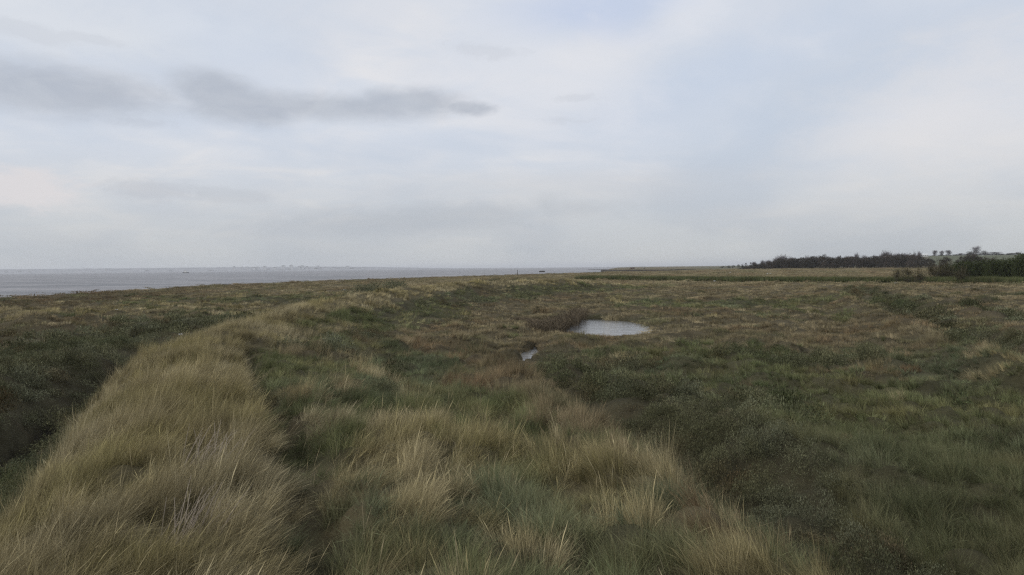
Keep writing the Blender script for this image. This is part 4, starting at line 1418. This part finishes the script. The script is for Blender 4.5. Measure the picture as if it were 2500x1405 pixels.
def trunk_mesh(rg, h=0.5, r0=.028, spread=.30, nl=7):
    V, F = [], []
    limb(V, F, (0, 0, -.02), (rg.normal(0, .015), rg.normal(0, .015), h * .55), r0, r0 * .7, 7)
    for k in range(nl):
        a = k * 2.4 + rg.uniform(-.4, .4); z0 = h * rg.uniform(.3, .55); el_ = rg.uniform(.5, 1.1)
        e = (spread * .7 * math.cos(a), spread * .7 * math.sin(a), z0 + spread * el_)
        limb(V, F, (0, 0, z0), e, r0 * .45, r0 * .22)
        for j in range(2):
            a2 = a + rg.uniform(-.8, .8)
            limb(V, F, e, (e[0] + spread * .5 * math.cos(a2), e[1] + spread * .5 * math.sin(a2), e[2] + rg.uniform(.1, .25)), r0 * .2, r0 * .08, 4)
    return mesh_np('trunk', V, F, M_BARK)


def crown_mesh(rg, lumps, n, leaf, aspect, mat, upw=0.3, jit=.22):
    """unit-height crown: lumps (x,y,z,rx,rz), each filled with small leaf or twig faces"""
    V, Q, sh = [], [], []
    vol = np.array([a[3] ** 2 * a[4] for a in lumps]); pr_ = vol / vol.sum()
    pick = rg.choice(len(lumps), n, p=pr_)
    for L_ in pick:
        lx, ly, lz, rx, rz2 = lumps[L_]
        v = rg.normal(0, 1, 3); v /= np.linalg.norm(v)
        q = rg.random() ** .45 * (1 + rg.normal(0, jit))
        c_ = np.array([lx + v[0] * rx * q, ly + v[1] * rx * q, max(0.01, lz + v[2] * rz2 * q)])
        dv = v + np.array([0, 0, upw]) + rg.normal(0, .5, 3); dv /= np.linalg.norm(dv)
        sd_ = np.cross(dv, rg.normal(0, 1, 3)); sd_ /= np.linalg.norm(sd_) + 1e-9
        l_ = leaf * rg.uniform(.5, 1.5); w = l_ * aspect
        b = len(V)
        V += [c_ - dv * l_ * .5, c_ + sd_ * w * .5, c_ + dv * l_ * .5, c_ - sd_ * w * .5]; Q.append((b, b + 1, b + 2, b + 3))
        sh += [rg.random()] * 4
    V = np.array(V); V[:, 2] /= np.percentile(V[:, 2], 97)
    me = mesh_np('crown', V, np.array(Q), mat)
    set_shade(me, np.array(sh), np.zeros(len(V)))
    return me


rg = np.random.default_rng(3)


def lump_set(k, top=1.0, low=0.0, wide=.5, nl=9):
    out = []
    for j in range(nl):
        z = rg.uniform(low, top * .8); a = rg.uniform(0, 6.28); q = rg.uniform(0, .55) * wide
        r_1 = wide * rg.uniform(.3, .55)
        out.append((q * math.cos(a), q * math.sin(a), z, r_1, min(r_1 * .9, top - z)))
    out.append((0, 0, top * .45, wide * .6, top * .42))
    return out


PROTO = {'thicket': [], 'bare': [], 'poplar': [], 'green': [], 'twiggy': [], 'round': [], 'sage': []}
M_BROWNWOOD = tree_mat('brown_grey_twigs', (.082, .068, .058), .6)
M_SAGE = tree_mat('grey_green_leaves', (.115, .125, .075))
M_STRIP = tree_mat('dull_green_leaves', (.085, .088, .050))
for k in range(5):
    L_ = []
    for j_ in range(20):
        z_ = rg.uniform(.08, .82); a_ = rg.uniform(0, 6.28); q_ = rg.uniform(0, .42) * (1 - .55 * z_ ** 3)
        L_.append((q_ * math.cos(a_), q_ * math.sin(a_), z_, rg.uniform(.10, .19), rg.uniform(.09, .16)))
    PROTO['thicket'].append((trunk_mesh(rg, .45, .02), crown_mesh(rg, L_, 2000, .05, .4, M_DARKBUSH if k % 5 < 3 else M_BROWNWOOD, .5, .12)))
for k in range(3):
    L_ = [(rg.uniform(-.2, .2), rg.uniform(-.2, .2), rg.uniform(.18, .75), rg.uniform(.20, .30), rg.uniform(.18, .25)) for _ in range(9)]
    PROTO['bare'].append((trunk_mesh(rg, .55, .026, .32, 9), crown_mesh(rg, L_, 1300, .15, .09, M_BARE_HAZED, .9, .25)))
for k in range(2):
    L_ = [(rg.uniform(-.06, .06), rg.uniform(-.06, .06), z, .13 + .05 * (z > .5), .16) for z in (.14, .28, .42, .55, .68, .8)]
    PROTO['poplar'].append((trunk_mesh(rg, .7, .022, .16, 8), crown_mesh(rg, L_, 800, .14, .09, M_BARE_HAZED, 1.6, .2)))
for k in range(3):
    PROTO['green'].append((trunk_mesh(rg, .4, .02), crown_mesh(rg, lump_set(k, .95, 0.0, .6, 12), 3200, .055, .45, M_GREENBUSH, .4)))
for k in range(3):
    PROTO['twiggy'].append((trunk_mesh(rg, .5, .015, .3, 10), crown_mesh(rg, lump_set(k, .95, .1, .45, 9), 950, .13, .07, M_TWIGGY, 1.0, .3)))
for k in range(3):
    PROTO['sage'].append((trunk_mesh(rg, .3, .02), crown_mesh(rg, lump_set(k, .95, 0.0, .6, 14), 4200, .045, .3, M_SAGE, .6)))
PROTO['strip'] = [(trunk_mesh(rg, .3, .02), crown_mesh(rg, lump_set(k, .95, 0.0, .6, 14), 4200, .045, .35, M_STRIP, .6)) for k in range(3)]
for k in range(2):
    L_ = [(0, 0, .5, .38, .42), (.1, .05, .58, .3, .34), (-.12, 0, .35, .32, .34), (.05, .1, .25, .34, .25)]
    PROTO['round'].append((trunk_mesh(rg, .4, .03, .25, 6), crown_mesh(rg, L_, 1300, .07, .4, M_DARKBUSH, .4, .1)))


def tree(kind, px, ytop, D, wpx, name, label, cat, group=None):
    v = ray(px, ytop); hd = math.hypot(v.x, v.y)
    X, Y = v.x / hd * D, v.y / hd * D
    top = CAM_Z + v.z / hd * D
    z = float(height(np.array([X]), np.array([Y]))[0]) - .1
    h = max(1.0, top - z) * (1.03 if kind in ('thicket', 'green') else 1.05)
    w = wpx * D / F_PX
    tm, cm = PROTO[kind][rg.integers(0, len(PROTO[kind]))]
    t = empty(name, (X, Y, z), rg.uniform(0, 6.28))
    ww = {'thicket': 1.0, 'bare': .85, 'poplar': .40, 'green': 1.05, 'twiggy': .8, 'round': .8, 'sage': 1.05, 'strip': 1.0}[kind]
    t.scale = (w / ww, w / ww, h)
    a = bpy.data.objects.new('trunk', tm); link(a, t)
    b = bpy.data.objects.new('crown', cm); link(b, t)
    tag(t, label, cat, group)
    return t


WP = [(1805, 656), (1815, 652), (1835, 648), (1860, 645), (1880, 641), (1895, 638), (1912, 635), (1925, 634), (1950, 632), (1975, 630), (2000, 626.5), (2012, 627), (2030, 632),
      (2060, 630), (2090, 630), (2105, 631), (2120, 631), (2150, 628), (2165, 625), (2190, 627), (2210, 626), (2235, 624), (2248, 629), (2258, 634), (2266, 643)]
wx_ = [a for a, b in WP]; wy_ = [b for a, b in WP]
px = 1812.0
while px < 2264:
    tree('thicket', px, np.interp(px, wx_, wy_) + rg.uniform(-1.0, 4.0), 770 + rg.uniform(-20, 25), rg.uniform(28, 46), 'tree',
         'dark leafless tree in the dense wood on the right', 'tree', 'trees of the dark wood')
    px += rg.uniform(7, 11)
px = 1825.0
while px < 2258:
    tree('thicket', px, np.interp(px, wx_, wy_) + rg.uniform(-1.0, 4), 840 + rg.uniform(-20, 25), rg.uniform(28, 46), 'tree',
         'dark leafless tree in the dense wood on the right', 'tree', 'trees of the dark wood')
    px += rg.uniform(11, 16)
for px, yt, w, lb in ((1842, 640, 11, 'pale grey bare tree first in the gap at the left end of the wood'), (1861, 637, 8, 'narrow grey bare tree poking above the low left end of the wood'),
                      (1876, 636, 12, 'rounded grey bare tree just left of the tall fuzzy one'), (1898, 631, 16, 'grey fuzzy bare tree on the left shoulder of the tallest grey one'),
                      (1910, 625.5, 20, 'tallest fuzzy grey bare tree at the left part of the wood'), (1929, 630, 10, 'small grey bare tree right of the tall fuzzy grey one'),
                      (1972, 627.5, 13, 'faint bare treetop on the rising back of the wood'), (2047, 628, 12, 'faint bare treetop over the dip in the wood'),
                      (2091, 622, 10, 'thin forked bare treetop over the middle of the wood'), (2109, 626, 12, 'small bare treetop right of the thin forked one'),
                      (2136, 626, 11, 'small bare treetop left of the tall fan shaped one'), (2161, 617, 22, 'tall fan shaped bare tree rising over the wood'),
                      (2193, 621, 20, 'wide pale bare treetop right of the tall fan shaped tree'), (2214, 621, 15, 'pale bare treetop in the right part of the wood'),
                      (2241, 617.5, 10, 'upright bare tree beside the dark round bush at the wood end')):
    tree('bare', px, yt + 1.5, 860, w * 1.7, 'bare_tree', lb, 'tree', 'bare trees behind the wood')
tree('round', 2232, 620, 880, 8, 'tree', 'dark round treetop near the right end of the wood', 'tree')
# left end hedge
for k, (px, yt, w) in enumerate(((1764, 651, 14), (1778, 649.5, 14), (1790, 648.8, 12), (1803, 647, 9), (1812, 646, 8), (1822, 643.5, 9), (1832, 642, 8))):
    tree('thicket', px, yt, 1150, w, 'bush', 'low dark bush in the far hedge left of the wood', 'bush', 'bushes of the far hedge left of the wood')
# skyline trees on the rise
for kd, px, yt, w, lb in (('poplar', 2282, 613, 9, 'leftmost of the three bare upright trees on the skyline'), ('poplar', 2299, 614, 8, 'middle one of the three bare upright trees on the skyline'),
                          ('poplar', 2317, 612.5, 10, 'broad topped right one of the three bare upright trees on the skyline'), ('bare', 2347, 619.5, 12, 'small bare tree on the skyline between the upright trees and the tallest one'),
                          ('round', 2370, 615.5, 16, 'dark rounded tree just left of the tallest skyline tree'), ('bare', 2385, 604.5, 16, 'tallest bare tree on the skyline'),
                          ('round', 2403, 614, 11, 'dark round tree just right of the tallest skyline tree'), ('bare', 2432, 616.5, 24, 'wide low bare tree on the skyline toward the right edge'),
                          ('round', 2467, 619, 14, 'low dark tree on the skyline right of the wide bare one'), ('bare', 2486, 617, 10, 'small pale bare tree on the skyline near the right edge')):
    tree(kd, px, yt, 1680, w * 1.25, 'tree', lb, 'tree', 'trees on the skyline')
# hedge along the top of the rise
px = 2150.0
while px < 2560:
    tree('thicket', px, np.interp(px, [2150, 2250, 2330, 2400, 2560], [625.0, 624.5, 622.5, 620.8, 619.5]) + rg.uniform(-1.6, 1.0), 1665, rg.uniform(14, 22), 'hedge_bush',
         'small dark bush in the hedge along the skyline', 'bush', 'hedge bushes along the skyline')
    px += rg.uniform(7.5, 10)
# clumps between wood and near hedge
for k, (px, yt, w) in enumerate(((2275, 636, 14), (2300, 633, 18), (2312, 631, 18), (2345, 630, 16), (2356, 626, 18), (2372, 624, 22), (2388, 627, 20), (2402, 631, 18), (2418, 633, 18))):
    tree('thicket', px, yt, 620, w * 1.5, 'tree', 'dark bushy tree in the clump right of the wood', 'tree', 'dark bushy trees right of the wood')
# nearer hedge at the right edge
gx_ = [2292, 2310, 2330, 2345, 2360, 2380, 2400, 2420, 2440, 2460, 2480, 2500, 2560, 2620]
gy_ = [652, 655, 650, 646, 643, 641, 640, 641, 638, 640, 633, 627, 624, 626]
px = 2305.0
while px < 2620:
    tree('green', px, np.interp(px, gx_, gy_) + rg.uniform(-1, 1.5), 262 + rg.uniform(-12, 14), rg.uniform(36, 54), 'bush',
         'tall dark green bush in the thick hedge at the right edge', 'bush', 'bushes of the thick hedge at the right')
    px += rg.uniform(11, 16)
for px, yt, D_, w, lb in ((2190, 660, 225, 14, 'thin brown leafless shrub, leftmost in the rough ground before the hedge'), (2217, 657, 222, 22, 'wide brown leafless shrub beside the leftmost thin one'),
                          (2247, 655, 212, 20, 'twiggy brown shrub standing above the dark reeds'), (2276, 650, 235, 18, 'twiggy brown shrub left of the one with a bare stem'),
                          (2296, 645, 240, 24, 'leafless brown shrub with a bare stem left of the green hedge'), (2318, 647, 240, 22, 'leafless brown shrub touching the left end of the green hedge'),
                          (2345, 655, 225, 22, 'low brown leafless shrub in front of the green hedge')):
    tree('twiggy', px, yt, D_, w * 1.9, 'shrub', lb, 'shrub', 'leafless shrubs before the hedge')

# dense dark scrub clumps behind the bank
for px, yt, D_, w, lb in ((885, 699, 132, 70, 'leftmost low grey green bush of the mound behind the straw crest'), (920, 694, 136, 80, 'grey green bush in the middle of the mound behind the straw crest'), (965, 691, 140, 90, 'rightmost wide grey green bush of the mound behind the straw crest'), (850, 708, 128, 40, 'lowest small grey green bush tailing off the mound to the left')):
    t = tree('sage', px, yt, D_, w, 'bush', lb, 'bush', 'bushes behind the crest')
for k, (px, yt, w) in enumerate(((1172, 686, 40), (1200, 683.5, 44), (1232, 684, 44), (1262, 683, 46), (1292, 684, 40))):
    lb = ('low dark bush at the left end of the dark strip behind the bank', 'low dark bush second from the left in the dark strip', 'low dark bush in the middle of the dark strip',
          'low dark bush second from the right in the dark strip', 'low dark bush at the right end of the dark strip behind the bank')[k]
    tree('strip', px, yt, 196, w * 1.2, 'bush', lb, 'bush', 'bushes of the dark strip behind the bank')


# brown twiggy thicket beside the pond
def twig_thicket(name, pts, n, h0, h1, mat, label):
    V, Q, sh = [], [], []
    P = np.array(pts)
    for k in range(n):
        t = rg.random() * (len(P) - 1); i0 = min(int(t), len(P) - 2); f = t - i0
        c_ = P[i0] * (1 - f) + P[i0 + 1] * f
        x0 = c_[0] + rg.normal(0, c_[2] * .5); y0 = c_[1] + rg.normal(0, c_[2] * .8)
        z0 = -.05
        hh = rg.uniform(h0, h1) * c_[3]
        dx_, dy_ = rg.normal(0, .22), rg.normal(0, .22)
        w = rg.uniform(.012, .026)
        fa = rg.uniform(0, math.pi); wx1, wy1 = math.cos(fa) * w / 2, math.sin(fa) * w / 2
        s0 = rg.random()
        segs = [((x0, y0), z0, 1.0), ((x0 + dx_ * hh * .5, y0 + dy_ * hh * .5), hh * .55, .7), ((x0 + dx_ * hh * 1.2, y0 + dy_ * hh * 1.2), hh, .25)]
        b = len(V)
        for (xx, yy), zz, q in segs:
            V += [(xx - wx1 * q, yy - wy1 * q, zz), (xx + wx1 * q, yy + wy1 * q, zz)]
        Q += [(b, b + 1, b + 3, b + 2), (b + 2, b + 3, b + 5, b + 4)]
        sh += [s0] * 6
        for j in range(4):
            zz = hh * rg.uniform(.3, .95); a_ = rg.uniform(0, 6.28); l_ = rg.uniform(.12, .35)
            xa, ya = x0 + dx_ * zz, y0 + dy_ * zz
            b = len(V)
            V += [(xa, ya, zz), (xa + .01, ya + .01, zz + .02), (xa + l_ * math.cos(a_), ya + l_ * math.sin(a_), zz + l_), (xa + l_ * math.cos(a_) - .01, ya + l_ * math.sin(a_) - .01, zz + l_ - .02)]
            Q.append((b, b + 1, b + 2, b + 3)); sh += [s0] * 4
    me = mesh_np(name, np.array(V), np.array(Q), mat)
    set_shade(me, np.array(sh), np.zeros(len(V)))
    return me


tp = [(*G(1262, 788, 1.2), 0.8, .5), (*G(1295, 800, 1.2), 0.9, .75), (*G(1330, 814, 1.2), 1.0, .9), (*G(1368, 800, 1.2), 1.0, 1.0), (*G(1400, 785, 1.2), .8, 1.0), (*G(1420, 768, 1.2), .9, .7)]
ox_, oy_ = tp[3][0], tp[3][1]
oz_ = 1.05
tp2 = [(a - ox_, b - oy_, c_, d_) for a, b, c_, d_ in tp]
th = obj('thicket', twig_thicket('thicket', tp2, 4200, 0.40, 1.15, M_REDTWIG, ''), None, (ox_, oy_, oz_))
tag(th, 'reddish brown leafless thicket of upright twigs at the left end of the pond', 'thicket')

# pale dead stems lying in dark gaps of the straw grass
for px, py, z0, n_st, lb in ((480, 1150, 3.35, 46, 'pale grey dead stems standing in the upper dark gap of the straw bank'), (440, 1300, 3.35, 40, 'pale grey dead stems in the lower dark gap of the straw bank')):
    X, Y = G(px, py, z0)
    z = float(height(np.array([X]), np.array([Y]))[0])
    V, Q, sh = [], [], []
    for k in range(n_st):
        x0, y0 = rg.normal(0, .16), rg.normal(0, .3)
        a_ = rg.normal(.7, .55); ln = rg.uniform(.45, .95); tl = rg.uniform(.35, .9); w = rg.uniform(.006, .010)
        b = len(V); s0 = rg.random()
        for q in range(5):
            t = q / 4
            xx = x0 + ln * tl * t * math.cos(a_) * (.6 + .4 * t); yy = y0 + ln * tl * t * math.sin(a_) * .6; zz = -.03 + ln * (t - .22 * tl * t * t)
            ww = w * (1 - .7 * t)
            V += [(xx - ww, yy, zz), (xx, yy - ww, zz), (xx + ww, yy, zz), (xx, yy + ww, zz)]
            sh += [s0] * 4
            if q < 4:
                for m_ in range(4):
                    Q.append((b + q * 4 + m_, b + q * 4 + (m_ + 1) % 4, b + q * 4 + 4 + (m_ + 1) % 4, b + q * 4 + 4 + m_))
    me = mesh_np('dead_stems', np.array(V), np.array(Q), M_STEM)
    set_shade(me, np.array(sh), np.zeros(len(V)))
    tag(obj('dead_stems', me, None, (X, Y, z)), lb, 'dead stems', kind='stuff')

# stumps and tufts on the left shore
for px, py, hh, lb in ((83, 722.5, .75, 'short grey stump leaning at the water edge far left'), (187, 722, .45, 'tiny grey stump on the left shore right of the leaning one')):
    X, Y = G(px, py, 1.5)
    z = float(height(np.array([X]), np.array([Y]))[0])
    V, F = loft([[(r_q * math.cos(a_) + o_, r_q * math.sin(a_), z_) for a_ in np.linspace(0, 2 * math.pi, 7, endpoint=False)] for z_, r_q, o_ in ((-.2, .12, 0), (.3 + hh * .3, .10, .06), (.3 + hh * .8, .09, .14), (.3 + hh, .05, .18))])
    tag(obj('stump', mesh_np('stump', V, F, M_WOOD), None, (X, Y, z)), lb, 'post')


# scraps of litter
def scrap(px, py, L, H, label, rz=0.0, lift=.22):
    X, Y = G(px, py, 1.5)
    z = float(height(np.array([X]), np.array([Y]))[0])
    V, F = [], []
    nx_, ny_ = 7, 4
    for a in range(nx_):
        for b in range(ny_):
            u = a / (nx_ - 1) - .5; v = b / (ny_ - 1) - .5
            V.append((u * L, v * L * .5, H * (.55 + .45 * math.sin(u * 9 + v * 5) * math.cos(v * 7)) * (1 - u * u * 2)))
    for a in range(nx_ - 1):
        for b in range(ny_ - 1):
            q = a * ny_ + b
            F.append((q, q + ny_, q + ny_ + 1, q + 1))
    me = mesh_np('litter', V, F, M_LITTER, True)
    o = obj('litter', me, None, (X, Y, z + lift)); o.rotation_euler = (0, 0, rz)
    sm = o.modifiers.new('thick', 'SOLIDIFY'); sm.thickness = .015
    tag(o, label, 'litter', 'scraps of white litter on the marsh')


scrap(441, 829, .28, .04, 'thin white strip of litter on the dark scrub left of the bank', .1, .45)
scrap(285, 760, .30, .14, 'tiny white scrap on the pale grass left of the straw bank', 0, .4)
scrap(841, 717, .45, .30, 'small white scrap just left of the grey green bush mound', 0, .3)
scrap(1265, 692, .50, .35, 'small white scrap before the dark strip of bushes', 0, .8)
scrap(1745, 688, .65, .5, 'round white scrap at the foot of the reed belt', 0, .3)
scrap(1784, 667.5, 1.4, .9, 'white scrap on the brown flat beyond the reed belt', 0, .3)
scrap(1874, 669.5, .9, .55, 'left one of two tiny white scraps below the wood', 0, .3)
scrap(1881, 669.5, .9, .55, 'right one of two tiny white scraps below the wood', 0, .3)
scrap(2188, 692.5, .8, .22, 'flat white scrap on the grass in front of the leafless shrubs', 0, .3)
scrap(2325, 688.5, 1.0, .45, 'largest white scrap, crumpled, below the right hedge', .3, .3)

# gull over the wood
v = ray(2017, 621); hd = 420
gl = empty('gull', (v.x * hd, v.y * hd, CAM_Z + v.z * hd), .6)
V, F = loft([[(x, r_q * math.cos(a_), r_q * math.sin(a_) + dz_) for a_ in np.linspace(0, 2 * math.pi, 7, endpoint=False)] for x, r_q, dz_ in
             ((-.24, .01, .02), (-.12, .045, 0), (.02, .07, 0), (.12, .05, .01), (.18, .045, .03), (.24, .012, .02))])
obj('body', mesh_np('body', V, F, M_FEATHER, True), gl)
for s_ in (-1, 1):
    V, F = loft([[(x0, s_ * y_, z_), ((x0 + x1) / 2, s_ * y_, z_ + .012), (x1, s_ * y_, z_), ((x0 + x1) / 2, s_ * y_, z_ - .008)] for x0, x1, y_, z_ in
                 ((-.08, .10, .04, .03), (-.06, .12, .28, .14), (-.12, .02, .50, .12), (-.2, -.17, .66, .05))])
    obj('wing', mesh_np('wing', V, F, M_FEATHER), gl)
tag(gl, 'tiny gull flying above the dark wood', 'gull')

# ------------------------------------------------------------------ haze
V, F = [], []
box(V, F, -47000, 47000, -2000, 47000, -6.0, 95.0)
M_HAZE, B = new_mat('haze_air')
pv = B.n('ShaderNodeVolumePrincipled')
pv.inputs['Color'].default_value = (0.93, 0.95, 0.98, 1)
pv.inputs['Density'].default_value = 7e-5
pv.inputs['Anisotropy'].default_value = 0.1
o = B.n('ShaderNodeOutputMaterial'); B.nt.links.new(pv.outputs[0], o.inputs['Volume'])
hz_o = obj('haze', mesh_np('haze', V, F, M_HAZE))
tag(hz_o, kind='stuff')
